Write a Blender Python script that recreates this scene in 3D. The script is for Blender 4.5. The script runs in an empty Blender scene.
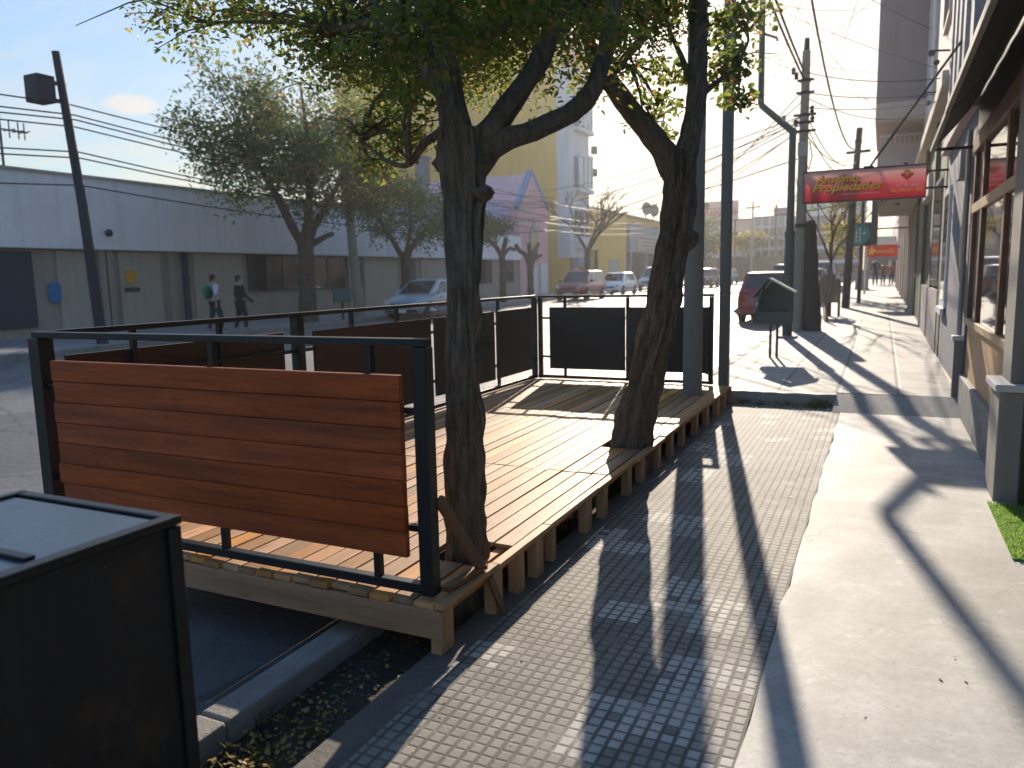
import bpy, bmesh, math, random
from mathutils import Vector, Matrix, noise
random.seed(7)
R = math.radians
scene = bpy.context.scene
C = scene.collection
V3 = Vector

# ------------------------------------------------------------------ helpers
def G(y):                       # gentle rise of the street beyond the step
    return .007 * (min(max(y, 9.0), 110.0) - 9.0)

class MB:
    def __init__(s): s.v = []; s.f = []; s.sm = []
    def add(s, verts, faces, smooth=False):
        o = len(s.v); s.v += [tuple(p) for p in verts]
        for f in faces: s.f.append(tuple(i + o for i in f)); s.sm.append(smooth)
        return s
    def box(s, x0, x1, y0, y1, z0, z1):
        if x0 > x1: x0, x1 = x1, x0
        if y0 > y1: y0, y1 = y1, y0
        if z0 > z1: z0, z1 = z1, z0
        v = [(x0,y0,z0),(x1,y0,z0),(x1,y1,z0),(x0,y1,z0),(x0,y0,z1),(x1,y0,z1),(x1,y1,z1),(x0,y1,z1)]
        return s.add(v, [(0,3,2,1),(4,5,6,7),(0,1,5,4),(1,2,6,5),(2,3,7,6),(3,0,4,7)])
    def bar(s, a, b, w, h=None, up=(0,0,1)):
        a = V3(a); b = V3(b); h = h or w
        d = (b - a).normalized(); u = V3(up)
        if abs(d.dot(u)) > .95: u = V3((1,0,0)) if abs(d.x) < .9 else V3((0,1,0))
        r = d.cross(u).normalized(); u = r.cross(d).normalized()
        v = []
        for p in (a, b):
            for sx, sz in ((-1,-1),(1,-1),(1,1),(-1,1)):
                v.append(p + r * (sx * w / 2) + u * (sz * h / 2))
        return s.add(v, [(0,1,2,3),(7,6,5,4),(0,4,5,1),(1,5,6,2),(2,6,7,3),(3,7,4,0)])
    def tube(s, pts, rad, n=10, cap=True, rough=0.0, freq=6.0, ridges=0.0):
        pts = [V3(p) for p in pts]
        if not isinstance(rad, (list, tuple)): rad = [rad] * len(pts)
        v = []; f = []
        ref = V3((0.13, .99, 0.05))
        prev = None
        for i, p in enumerate(pts):
            d = (pts[min(i+1, len(pts)-1)] - pts[max(i-1, 0)])
            d = d.normalized() if d.length > 1e-9 else V3((0,0,1))
            if prev is None:
                r = d.cross(ref)
                if r.length < .1: r = d.cross(V3((1,0,0)))
            else:
                r = prev - d * prev.dot(d)
            r.normalize(); prev = r.copy(); u = d.cross(r)
            for k in range(n):
                a = 2 * math.pi * k / n
                q = r * math.cos(a) + u * math.sin(a)
                rr = rad[i]
                if rough: rr *= 1 + rough * noise.noise(p * freq + q * rad[i] * freq * 1.5) + ridges * (noise.noise(V3((q.x*5, q.y*5, p.z*1.3 + q.z*2))) + .6*noise.noise(V3((q.x*13, q.y*13, p.z*3.1 + q.z*4))))
                v.append(p + q * rr)
        for i in range(len(pts) - 1):
            for k in range(n):
                a = i*n + k; b = i*n + (k+1) % n
                f.append((a, b, b+n, a+n))
        if cap:
            f.append(tuple(range(n-1, -1, -1))); f.append(tuple(range((len(pts)-1)*n, len(pts)*n)))
        return s.add(v, f, True)
    def lathe(s, c, axis, prof, n=20):       # prof: (offset along axis, radius)
        ax = V3(axis).normalized()
        return s.tube([V3(c) + ax * o for o, r in prof], [r for o, r in prof], n)
    def prism(s, poly, axis, a0, a1):         # poly in the two other axes
        v = []
        for a in (a0, a1):
            for p, q in poly:
                v.append({'x': (a, p, q), 'y': (p, a, q), 'z': (p, q, a)}[axis])
        n = len(poly)
        f = [tuple(range(n)), tuple(range(2*n-1, n-1, -1))]
        for k in range(n): f.append((k, k+n, (k+1) % n + n, (k+1) % n))
        return s.add(v, f)
    def ball(s, c, r, n=8):
        rx, ry, rz = r if isinstance(r, (tuple, list)) else (r, r, r)
        v = []; f = []
        for i in range(n+1):
            t = math.pi * i / n
            for k in range(2*n):
                a = math.pi * k / n
                v.append((c[0]+rx*math.sin(t)*math.cos(a), c[1]+ry*math.sin(t)*math.sin(a), c[2]+rz*math.cos(t)))
        for i in range(n):
            for k in range(2*n):
                a = i*2*n+k; b = i*2*n+(k+1) % (2*n)
                f.append((a, a+2*n, b+2*n, b))
        return s.add(v, f, True)
    def build(s, name, mat, parent=None, off=None, bevel=0, sharp=None, fix=True):
        me = bpy.data.meshes.new(name)
        o = OFF.get(parent.name, V3((0,0,0))) if (parent and off is None) else V3(off or (0,0,0))
        me.from_pydata([(p[0]-o[0], p[1]-o[1], p[2]-o[2]) for p in s.v], [], s.f)
        me.polygons.foreach_set('use_smooth', s.sm)
        if fix:
            bm = bmesh.new(); bm.from_mesh(me)
            bmesh.ops.recalc_face_normals(bm, faces=bm.faces); bm.to_mesh(me); bm.free()
        if any(s.sm): me.set_sharp_from_angle(angle=R(sharp or 40))
        me.materials.append(mat)
        ob = bpy.data.objects.new(name, me); C.objects.link(ob)
        if parent: ob.parent = parent; OFF[ob.name] = o
        if bevel:
            m = ob.modifiers.new('bevel', 'BEVEL'); m.width = bevel; m.segments = 2; m.limit_method = 'ANGLE'; m.angle_limit = R(35)
        return ob
OFF = {}

def tag(o, label=None, cat=None, group=None, kind=None):
    if label: o['label'] = label
    if cat: o['category'] = cat
    if group: o['group'] = group
    if kind: o['kind'] = kind
    return o

def thing(name, label, cat, loc=(0,0,0), rz=0, group=None):
    o = bpy.data.objects.new(name, None); C.objects.link(o)
    o.empty_display_size = .2
    o.location = loc; o.rotation_euler = (0,0,rz)
    OFF[o.name] = V3(loc) if rz == 0 else V3((0,0,0))
    return tag(o, label, cat, group)
def local(o):                      # parts of this thing are given in its own coordinates
    OFF[o.name] = V3((0,0,0)); return o
def kids(o): return [c for c in bpy.data.objects if c.parent is o]
def dup(o, parent=None):
    c = o.copy(); C.objects.link(c)
    if parent: c.parent = parent
    for k in kids(o): dup(k, c)
    return c

# ------------------------------------------------------------------ materials
def nt(name):
    m = bpy.data.materials.new(name); m.use_nodes = True
    t = m.node_tree; b = t.nodes['Principled BSDF']
    return m, t, b
def N(t, kind, **kw):
    n = t.nodes.new(kind)
    for k, v in kw.items():
        if k in n.inputs: n.inputs[k].default_value = v
        else: setattr(n, k, v)
    return n
def mixc(t, fac, a, b, mode='MIX'):
    n = t.nodes.new('ShaderNodeMix'); n.data_type = 'RGBA'; n.blend_type = mode
    for sock, val in ((n.inputs['Factor'], fac), (n.inputs['A'], a), (n.inputs['B'], b)):
        if hasattr(val, 'is_linked') or isinstance(val, bpy.types.NodeSocket): t.links.new(val, sock)
        elif isinstance(val, (int, float)): sock.default_value = val
        else: sock.default_value = (*val[:3], 1)
    return n.outputs['Result']
mixc_in = None
def _mix_fix():
    global mixc
    def mixc(t, fac, a, b, mode='MIX'):
        n = t.nodes.new('ShaderNodeMix'); n.data_type = 'RGBA'; n.blend_type = mode
        fi, ai, bi = n.inputs[0], n.inputs[6], n.inputs[7]
        for sock, val in ((fi, fac), (ai, a), (bi, b)):
            if isinstance(val, bpy.types.NodeSocket): t.links.new(val, sock)
            elif isinstance(val, (int, float)): sock.default_value = val
            else: sock.default_value = (*val[:3], 1)
        return n.outputs[2]
_mix_fix()
def mth(t, op, a, b=None, c=None, clamp=False):
    n = t.nodes.new('ShaderNodeMath'); n.operation = op; n.use_clamp = clamp
    for i, val in enumerate((a, b, c)):
        if val is None: continue
        if isinstance(val, bpy.types.NodeSocket): t.links.new(val, n.inputs[i])
        else: n.inputs[i].default_value = val
    return n.outputs[0]
def coords(t, scale=(1,1,1)):
    g = t.nodes.new('ShaderNodeNewGeometry'); m = t.nodes.new('ShaderNodeMapping')
    m.inputs['Scale'].default_value = scale
    t.links.new(g.outputs['Position'], m.inputs['Vector']); return m.outputs[0]
def ocoords(t, scale=(1,1,1)):
    g = t.nodes.new('ShaderNodeTexCoord'); m = t.nodes.new('ShaderNodeMapping')
    m.inputs['Scale'].default_value = scale
    t.links.new(g.outputs['Object'], m.inputs['Vector']); return m.outputs[0]
def nz(t, vec, scale, detail=4, rough=.55):
    n = N(t, 'ShaderNodeTexNoise', Scale=scale, Detail=detail, Roughness=rough)
    t.links.new(vec, n.inputs['Vector']); return n.outputs['Fac']
def ramp(t, fac, lo, hi):
    n = t.nodes.new('ShaderNodeMapRange'); n.clamp = True
    n.inputs['From Min'].default_value = lo; n.inputs['From Max'].default_value = hi
    t.links.new(fac, n.inputs['Value']); return n.outputs['Result']
def bump(t, b, h, strength=.3, dist=.01):
    n = N(t, 'ShaderNodeBump', Strength=strength, Distance=dist)
    t.links.new(h, n.inputs['Height']); t.links.new(n.outputs['Normal'], b.inputs['Normal'])
def sc(c, k): return tuple(max(0, min(1, x*k)) for x in c[:3])

def M_plain(name, col, rough=.6, var=.18, scale=3.0, metal=0.0, bmp=.15, bscale=40, bdist=.004, dirt=0.0, spec=.5, stretch=(1,1,1)):
    m, t, b = nt(name)
    v = coords(t, stretch)
    n1 = nz(t, v, scale, 5); n2 = nz(t, v, scale*9, 3)
    c = mixc(t, n1, sc(col, 1-var), sc(col, 1+var))
    c = mixc(t, mth(t, 'MULTIPLY', n2, .35), c, sc(col, 1-var*1.2))
    if dirt:
        n3 = ramp(t, nz(t, v, scale*.45, 8, .65), .5, .72)
        c = mixc(t, mth(t, 'MULTIPLY', n3, dirt), c, sc((col[0]*.45, col[1]*.42, col[2]*.4), 1))
    t.links.new(c, b.inputs['Base Color'])
    r = mth(t, 'ADD', rough-.08, mth(t, 'MULTIPLY', n1, .16))
    t.links.new(r, b.inputs['Roughness'])
    b.inputs['Metallic'].default_value = metal; b.inputs['Specular IOR Level'].default_value = spec
    if bmp: bump(t, b, nz(t, v, bscale, 4), bmp, bdist)
    return m

def M_glass(name, col=(.02,.025,.03), rough=.04, spec=.6):
    m, t, b = nt(name)
    v = coords(t)
    c = mixc(t, nz(t, v, 1.2, 3), sc(col,.6), sc(col,1.5))
    t.links.new(c, b.inputs['Base Color']); b.inputs['Roughness'].default_value = rough
    b.inputs['Specular IOR Level'].default_value = spec
    bump(t, b, nz(t, v, 1.5, 2), .04, .02)
    return m

def M_wood(name, col, axis='y', rough=.6, var=.25, island=.35, grain=1.0, spec=.4, coat=0, satj=.3):
    m, t, b = nt(name)
    st = {'x': (1.2,14,14), 'y': (14,1.2,14), 'z': (14,14,1.2)}[axis]
    g = t.nodes.new('ShaderNodeNewGeometry')
    mp = t.nodes.new('ShaderNodeMapping'); mp.inputs['Scale'].default_value = st
    isl = g.outputs['Random Per Island']
    addv = t.nodes.new('ShaderNodeVectorMath'); addv.operation = 'ADD'
    cmb = t.nodes.new('ShaderNodeCombineXYZ')
    for i, k in enumerate((31., 17., 23.)): t.links.new(mth(t, 'MULTIPLY', isl, k), cmb.inputs[i])
    t.links.new(g.outputs['Position'], addv.inputs[0]); t.links.new(cmb.outputs[0], addv.inputs[1])
    t.links.new(addv.outputs[0], mp.inputs['Vector'])
    v = mp.outputs[0]
    n1 = nz(t, v, 1.1, 6, .65); n2 = nz(t, v, 5, 4, .7); n3 = nz(t, addv.outputs[0], 2.2, 3)
    c = mixc(t, ramp(t, n1, .3, .72), sc(col, 1-var), sc(col, 1+var))
    c = mixc(t, mth(t, 'MULTIPLY', ramp(t, n2, .5, .75), .35*grain), c, sc((col[0]*.5, col[1]*.42, col[2]*.4), 1))
    c = mixc(t, mth(t, 'MULTIPLY', ramp(t, n3, .45, .8), .3), c, sc((col[0]*.75, col[1]*.7, col[2]*.72), 1))
    kn = N(t, 'ShaderNodeTexVoronoi', Scale=1.0); kmap = t.nodes.new('ShaderNodeMapping')
    kmap.inputs['Scale'].default_value = {'x': (2.2,9,9), 'y': (9,2.2,9), 'z': (9,9,2.2)}[axis]
    t.links.new(addv.outputs[0], kmap.inputs['Vector']); t.links.new(kmap.outputs[0], kn.inputs['Vector'])
    kf = mth(t, 'SUBTRACT', 1.0, ramp(t, kn.outputs['Distance'], .04, .16))
    c = mixc(t, mth(t, 'MULTIPLY', kf, .55), c, sc((col[0]*.3, col[1]*.22, col[2]*.2), 1))
    hv = t.nodes.new('ShaderNodeHueSaturation')
    t.links.new(mth(t, 'ADD', 1-island/2, mth(t, 'MULTIPLY', isl, island)), hv.inputs['Value'])
    fr = mth(t, 'FRACT', mth(t, 'MULTIPLY', isl, 7.31))
    t.links.new(mth(t, 'ADD', 1-satj/2, mth(t, 'MULTIPLY', fr, satj)), hv.inputs['Saturation'])
    t.links.new(c, hv.inputs['Color']); t.links.new(hv.outputs[0], b.inputs['Base Color'])
    t.links.new(mth(t, 'ADD', rough-.1, mth(t, 'MULTIPLY', n2, .25)), b.inputs['Roughness'])
    b.inputs['Specular IOR Level'].default_value = spec
    b.inputs['Coat Weight'].default_value = coat
    bump(t, b, n2, .25, .003)
    return m

def M_leaf(name, cols, trans=.45):
    m, t, b = nt(name)
    g = t.nodes.new('ShaderNodeNewGeometry')
    cr = t.nodes.new('ShaderNodeValToRGB')
    t.links.new(g.outputs['Random Per Island'], cr.inputs[0])
    e = cr.color_ramp.elements
    while len(e) < len(cols): e.new(.5)
    for i, (p, c) in enumerate(cols): e[i].position = p; e[i].color = (*c, 1)
    t.links.new(cr.outputs[0], b.inputs['Base Color']); b.inputs['Roughness'].default_value = .5
    b.inputs['Specular IOR Level'].default_value = .3
    tr = t.nodes.new('ShaderNodeBsdfTranslucent')
    hs = t.nodes.new('ShaderNodeHueSaturation'); hs.inputs['Value'].default_value = 2.4; hs.inputs['Hue'].default_value = .485
    t.links.new(cr.outputs[0], hs.inputs['Color']); t.links.new(hs.outputs[0], tr.inputs['Color'])
    mx = t.nodes.new('ShaderNodeMixShader'); mx.inputs[0].default_value = trans
    t.links.new(b.outputs[0], mx.inputs[1]); t.links.new(tr.outputs[0], mx.inputs[2])
    t.links.new(mx.outputs[0], t.nodes['Material Output'].inputs['Surface'])
    return m

def M_bark(name, col, st=(9,9,1.6)):
    m, t, b = nt(name)
    v = coords(t, st); v2 = coords(t)
    n1 = nz(t, v, 4.5, 10, .75); n2 = nz(t, v2, 9, 4); n3 = nz(t, v2, 2.0, 3)
    c = mixc(t, ramp(t, n1, .38, .62), sc(col,.35), sc(col,1.4))
    c = mixc(t, mth(t,'MULTIPLY', n2, .4), c, sc((col[0]*1.2, col[1]*1.25, col[2]*1.2), 1))
    c = mixc(t, mth(t,'MULTIPLY', ramp(t, n3, .5,.7), .4), c, sc((col[0]*.7, col[1]*.8, col[2]*.75), 1))
    t.links.new(c, b.inputs['Base Color']); b.inputs['Roughness'].default_value = .85
    b.inputs['Specular IOR Level'].default_value = .2
    bump(t, b, n1, 1.0, .045)
    return m

def M_tiles():
    m, t, b = nt('cement_tiles')
    g = t.nodes.new('ShaderNodeNewGeometry'); sp = t.nodes.new('ShaderNodeSeparateXYZ')
    t.links.new(g.outputs['Position'], sp.inputs[0])
    p = coords(t)
    wob = mth(t, 'MULTIPLY', mth(t, 'SUBTRACT', nz(t, p, 2.5, 2), .5), .012)
    X = mth(t, 'ADD', mth(t, 'ADD', sp.outputs[0], 10.0), wob); Y = mth(t, 'ADD', mth(t, 'ADD', sp.outputs[1], 10.0), wob)
    S = .0495
    def groove(a, w):
        fr = mth(t, 'FRACT', mth(t, 'DIVIDE', a, S))
        d = mth(t, 'ABSOLUTE', mth(t, 'SUBTRACT', fr, .5))
        return ramp(t, d, .5-w*1.7, .5-w*.6)        # 1 in the groove
    gx, gy = groove(X, .12), groove(Y, .09)
    gr = mth(t, 'MULTIPLY', mth(t, 'MAXIMUM', gx, gy), ramp(t, nz(t, p, 5, 6, .7), .25, .5))
    def cell(div, w=0):
        cb = t.nodes.new('ShaderNodeCombineXYZ')
        t.links.new(mth(t, 'FLOOR', mth(t, 'DIVIDE', X, div)), cb.inputs[0])
        t.links.new(mth(t, 'FLOOR', mth(t, 'DIVIDE', Y, div)), cb.inputs[1]); cb.inputs[2].default_value = w
        wn = t.nodes.new('ShaderNodeTexWhiteNoise'); t.links.new(cb.outputs[0], wn.inputs['Vector']); return wn.outputs['Value'], cb.outputs[0]
    small, scb = cell(S); big, bcb = cell(S*4)
    # pale replacement tiles come in loose clusters; a worn paler band beside the cement
    vclus = t.nodes.new('ShaderNodeVectorMath'); vclus.operation = 'SCALE'; vclus.inputs['Scale'].default_value = .31
    t.links.new(bcb, vclus.inputs[0])
    clus = nz(t, vclus.outputs[0], 1.0, 2)
    sel = mth(t, 'GREATER_THAN', mth(t, 'ADD', mth(t, 'MULTIPLY', big, .55), mth(t, 'MULTIPLY', clus, .9)), .93)
    miss = mth(t, 'GREATER_THAN', small, .12)
    sel = mth(t, 'MULTIPLY', sel, miss)
    base = mixc(t, nz(t, p, 4, 5), (.175,.158,.135), (.27,.248,.215))
    base = mixc(t, mth(t, 'MULTIPLY', mth(t, 'GREATER_THAN', big, .8), .45), base, (.13,.118,.10))
    base = mixc(t, mth(t, 'MULTIPLY', small, .4), base, (.31,.285,.25))
    base = mixc(t, mth(t, 'MULTIPLY', sel, .75), base, (.56,.53,.48))
    worn = mth(t, 'MULTIPLY', ramp(t, sp.outputs[0], -.85, -.5), ramp(t, nz(t, p, 7, 5, .7), .38, .62))
    base = mixc(t, mth(t, 'MULTIPLY', worn, .65), base, (.42,.39,.35))
    base = mixc(t, mth(t, 'MULTIPLY', ramp(t, nz(t, p, 1.3, 8, .72), .47, .68), .55), base, (.10,.09,.075))
    col = mixc(t, mth(t, 'MULTIPLY', gr, .85), base, (.055,.05,.045))
    t.links.new(col, b.inputs['Base Color'])
    b.inputs['Roughness'].default_value = .75; b.inputs['Specular IOR Level'].default_value = .3
    h = mth(t, 'SUBTRACT', mth(t, 'MULTIPLY', nz(t, p, 60, 3), .12), gr)
    h = mth(t, 'ADD', h, mth(t, 'MULTIPLY', small, .25))
    bump(t, b, h, .4, .005)
    return m

def M_ground(name, c0, c1, scale, rough=.75, bmp=.4, bscale=30, bdist=.01, spots=None, spec=.4, joints=None, stains=.35):
    m, t, b = nt(name); p = coords(t)
    n1 = nz(t, p, scale, 8, .65); n2 = nz(t, p, scale*14, 4, .7); n0 = nz(t, p, scale*.22, 4)
    c = mixc(t, ramp(t, n1, .3, .7), c0, c1)
    c = mixc(t, mth(t, 'MULTIPLY', ramp(t, n2, .35, .75), .35), c, sc(c0, .6))
    c = mixc(t, mth(t, 'MULTIPLY', ramp(t, n0, .48, .68), stains), c, sc(c0, .7))
    if spots: c = mixc(t, mth(t, 'MULTIPLY', ramp(t, nz(t, p, spots[1], 6, .75), .56, .64), spots[2]), c, spots[0])
    h = n2
    if joints:
        g = t.nodes.new('ShaderNodeSeparateXYZ'); t.links.new(p, g.inputs[0])
        js = []
        for ax, per in joints:
            fr = mth(t, 'FRACT', mth(t, 'DIVIDE', mth(t, 'ADD', g.outputs[ax], 50.), per))
            js.append(ramp(t, mth(t, 'ABSOLUTE', mth(t, 'SUBTRACT', fr, .5)), .5-.03/per*1.0, .5-.008/per))
        j = js[0] if len(js) == 1 else mth(t, 'MAXIMUM', js[0], js[1])
        c = mixc(t, mth(t, 'MULTIPLY', j, .7), c, sc(c0, .35))
        h = mth(t, 'SUBTRACT', h, j)
    t.links.new(c, b.inputs['Base Color'])
    b.inputs['Roughness'].default_value = rough; b.inputs['Specular IOR Level'].default_value = spec
    bump(t, b, h, bmp, bdist)
    return m

mt = {}
mt['tiles'] = M_tiles()
mt['concrete'] = M_ground('worn_cement', (.35,.335,.31), (.56,.54,.505), 1.7, .68, .22, 0, .006, spots=((.62,.6,.57), 3.2, .55), spec=.4, stains=.55)
def _mottle(m, dark, s1=1.1, s2=6.0, amt=.55):
    t = m.node_tree; b = t.nodes['Principled BSDF']; p = coords(t)
    base = b.inputs['Base Color'].links[0].from_socket
    a = ramp(t, nz(t, p, s1, 9, .72), .46, .66); q = ramp(t, nz(t, p, s2, 7, .75), .5, .68)
    c = mixc(t, mth(t, 'MULTIPLY', a, amt), base, dark)
    c = mixc(t, mth(t, 'MULTIPLY', q, amt*.6), c, dark)
    g = nz(t, p, 90, 2, .5)
    c = mixc(t, mth(t, 'MULTIPLY', ramp(t, g, .6, .7), .35), c, sc(dark, .6))
    vo = t.nodes.new('ShaderNodeTexVoronoi'); vo.feature = 'DISTANCE_TO_EDGE'; vo.inputs['Scale'].default_value = .55
    wv = t.nodes.new('ShaderNodeVectorMath'); wv.operation = 'ADD'; ns = N(t, 'ShaderNodeTexNoise', Scale=1.6, Detail=8)
    t.links.new(p, ns.inputs['Vector']); t.links.new(p, wv.inputs[0]); t.links.new(ns.outputs['Color'], wv.inputs[1]); t.links.new(wv.outputs[0], vo.inputs['Vector'])
    cr = mth(t, 'SUBTRACT', 1.0, ramp(t, vo.outputs['Distance'], .001, .005))
    cr = mth(t, 'MULTIPLY', cr, ramp(t, nz(t, p, .8, 2), .5, .6))
    c = mixc(t, mth(t, 'MULTIPLY', cr, .75), c, (.05,.045,.04))
    t.links.new(c, b.inputs['Base Color'])
_mottle(mt['concrete'], (.24,.226,.205), 1.3, 5.0, .72); 
mt['cement_dark'] = M_ground('cement_edging', (.085,.076,.062), (.16,.145,.122), 3, .8, .5)
mt['farpave'] = M_ground('far_cement', (.25,.237,.22), (.40,.38,.355), 1.1, .75, .5, 0, .01, spec=.45, joints=((0,.62),(1,1.3)))
_mottle(mt['farpave'], (.2,.185,.165), .7, 3.5, .5)
mt['ramp'] = M_ground('ramp_cement', (.24,.23,.22), (.34,.33,.315), 2.0, .7, .3)
mt['road'] = M_ground('asphalt', (.09,.088,.085), (.155,.15,.144), .8, .6, .7, 0, .012, spots=((.22,.215,.205), 25, .5), spec=.55)
def _road(m):
    t = m.node_tree; b = t.nodes['Principled BSDF']; p = coords(t)
    base = b.inputs['Base Color'].links[0].from_socket
    patch = ramp(t, nz(t, coords(t, (.5,.16,1)), 1.0, 2, .4), .56, .575)
    c = mixc(t, mth(t, 'MULTIPLY', patch, .5), base, (.055,.054,.052))
    vo = t.nodes.new('ShaderNodeTexVoronoi'); vo.feature = 'DISTANCE_TO_EDGE'; vo.inputs['Scale'].default_value = .45
    wv = t.nodes.new('ShaderNodeVectorMath'); wv.operation = 'ADD'; ns = N(t, 'ShaderNodeTexNoise', Scale=1.3, Detail=6)
    t.links.new(p, ns.inputs['Vector']); t.links.new(p, wv.inputs[0]); t.links.new(ns.outputs['Color'], wv.inputs[1]); t.links.new(wv.outputs[0], vo.inputs['Vector'])
    cr = mth(t, 'SUBTRACT', 1.0, ramp(t, vo.outputs['Distance'], .006, .016))
    c = mixc(t, mth(t, 'MULTIPLY', cr, .7), c, (.03,.029,.028))
    oil = ramp(t, nz(t, p, .9, 5, .6), .62, .72)
    c = mixc(t, mth(t, 'MULTIPLY', oil, .4), c, (.045,.043,.04))
    t.links.new(c, b.inputs['Base Color'])
_road(mt['road'])
mt['ground'] = M_ground('dirt_ground', (.12,.105,.085), (.2,.18,.15), .3, .9, .3)
mt['soil'] = M_ground('soil', (.05,.038,.028), (.11,.085,.06), 4, .9, .9, 0, .03)
mt['kerb'] = M_ground('kerb_cement', (.20,.185,.165), (.32,.30,.27), 5, .75, .5, spots=((.17,.16,.14), 9, .6))
mt['leftpave'] = M_ground('left_pavement', (.2,.19,.18), (.3,.29,.275), 1, .75, .3, joints=((0,.8),(1,.8)))
mt['black'] = M_plain('black_paint', (.014,.014,.015), .45, .3, 6, bmp=.1, spec=.35)
mt['blackpanel'] = M_plain('black_panel', (.017,.018,.019), .55, .25, 2.5, bmp=.08)
mt['brownpanel'] = M_wood('dark_stained_wood', (.045,.02,.011), 'y', .6, .3, .4)
mt['redwood'] = M_wood('varnished_red_wood', (.28,.055,.010), 'x', .48, .5, .36, 1.9, .3, .05, .05)
mt['deck'] = M_wood('pine_planks', (.44,.225,.088), 'y', .58, .26, .75, 1.0, .4)
mt['pinex'] = M_wood('pine_board_across', (.32,.165,.075), 'x', .6, .28, .3)
mt['pinez'] = M_wood('pine_leg', (.43,.23,.10), 'z', .6, .28, .4)
mt['brace'] = M_wood('brace_wood', (.16,.075,.035), 'z', .6)
mt['bark'] = M_bark('bark', (.215,.168,.125))
mt['bark_far'] = M_bark('bark_far', (.10,.08,.065), (4,4,1))
mt['leaf_near'] = M_leaf('near_leaves', [(0,(.06,.10,.02)),(.5,(.095,.135,.028)),(.85,(.14,.165,.035)),(.95,(.24,.19,.04)),(1,(.32,.14,.04))], .5)
mt['leaf_far'] = M_leaf('far_leaves', [(0,(.05,.08,.035)),(.5,(.075,.11,.04)),(.85,(.11,.135,.04)),(.955,(.2,.17,.04)),(1,(.3,.14,.04))], .45)
mt['leaf_dark'] = M_leaf('dark_leaves', [(0,(.03,.055,.02)),(.6,(.05,.08,.025)),(1,(.075,.105,.03))], .35)
mt['leaf_yel'] = M_leaf('yellowing_leaves', [(0,(.08,.09,.02)),(.5,(.18,.17,.03)),(1,(.3,.22,.04))], .45)
mt['grass'] = M_leaf('weeds', [(0,(.06,.09,.02)),(.6,(.1,.12,.03)),(1,(.22,.18,.06))], .4)
mt['dryleaf'] = M_leaf('fallen_leaves', [(0,(.12,.07,.02)),(.5,(.3,.2,.05)),(1,(.4,.28,.08))], .2)
mt['turf'] = M_leaf('green_turf', [(0,(.08,.17,.03)),(.5,(.14,.28,.045)),(.85,(.2,.33,.07)),(1,(.3,.3,.12))], .35)
mt['greysteel'] = M_plain('grey_green_steel', (.09,.10,.105), .5, .15, 3, bmp=.08)
mt['concpole'] = M_plain('concrete_pole', (.23,.225,.19), .75, .2, 4, bmp=.3, dirt=.35)
mt['polegreen'] = M_plain('dark_green_steel', (.03,.06,.055), .45, .2, 4, bmp=.08)
mt['polewood'] = M_plain('weathered_pole_wood', (.06,.055,.055), .8, .25, 3, bmp=.4, stretch=(8,8,1))
mt['galv'] = M_plain('galvanised_steel', (.3,.3,.3), .5, .15, 4, metal=.3)
mt['binteal'] = M_plain('teal_sheet_metal', (.05,.085,.085), .5, .2, 6, dirt=.3)
mt['binlid'] = M_plain('pale_green_plate', (.28,.34,.26), .55, .15, 6)
mt['cable'] = M_plain('cable_rubber', (.02,.02,.022), .6, .1, 5, bmp=0)
mt['dump'] = M_plain('rusty_black_metal', (.009,.009,.0095), .42, .35, 2.5, bmp=.25, bscale=25, spec=.3)
def _rust(m):
    t = m.node_tree; b = t.nodes['Principled BSDF']; p = coords(t)
    base = b.inputs['Base Color'].links[0].from_socket
    f = ramp(t, nz(t, p, 3.6, 9, .72), .54, .66)
    c = mixc(t, mth(t, 'MULTIPLY', f, .4), base, (.075,.045,.022))
    d = ramp(t, nz(t, coords(t, (7,7,.8)), 1.6, 6, .7), .52, .72)
    c = mixc(t, mth(t, 'MULTIPLY', d, .3), c, (.028,.025,.022))
    sp = ramp(t, nz(t, p, 60, 2, .5), .72, .76)
    c = mixc(t, mth(t, 'MULTIPLY', sp, .5), c, (.12,.11,.1))
    t.links.new(c, b.inputs['Base Color'])
_rust(mt['dump'])
mt['dumplid'] = M_plain('sky_tinted_lid_metal', (.03,.042,.066), .3, .4, 3, bmp=.25, bscale=18, dirt=.5)  # dark metal with the blue sky reflection put into its base colour

# ------------------------------------------------------------------ camera (level-ish phone, pitched down a little)
right = V3((0.9024, 0.4306, -0.0207)); down = V3((0.0410, -0.1334, -0.9902)); fwd = V3((-0.4289, 0.8927, -0.1379))
fwd.normalize(); right = (right - fwd*right.dot(fwd)).normalized(); down = fwd.cross(right); 
cd = bpy.data.cameras.new('camera'); cam = bpy.data.objects.new('camera', cd); C.objects.link(cam)
cm = Matrix.Identity(4)
for i in range(3):
    cm[i][0] = right[i]; cm[i][1] = -down[i]; cm[i][2] = -fwd[i]
cm.translation = (0, 0, 1.5); cam.matrix_world = cm
cd.sensor_width = 36; cd.lens = 769/1024*36; cd.clip_end = 3000; cd.clip_start = .05
cd.dof.use_dof = True; cd.dof.focus_distance = 4.2; cd.dof.aperture_fstop = 2.6
scene.camera = cam

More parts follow.
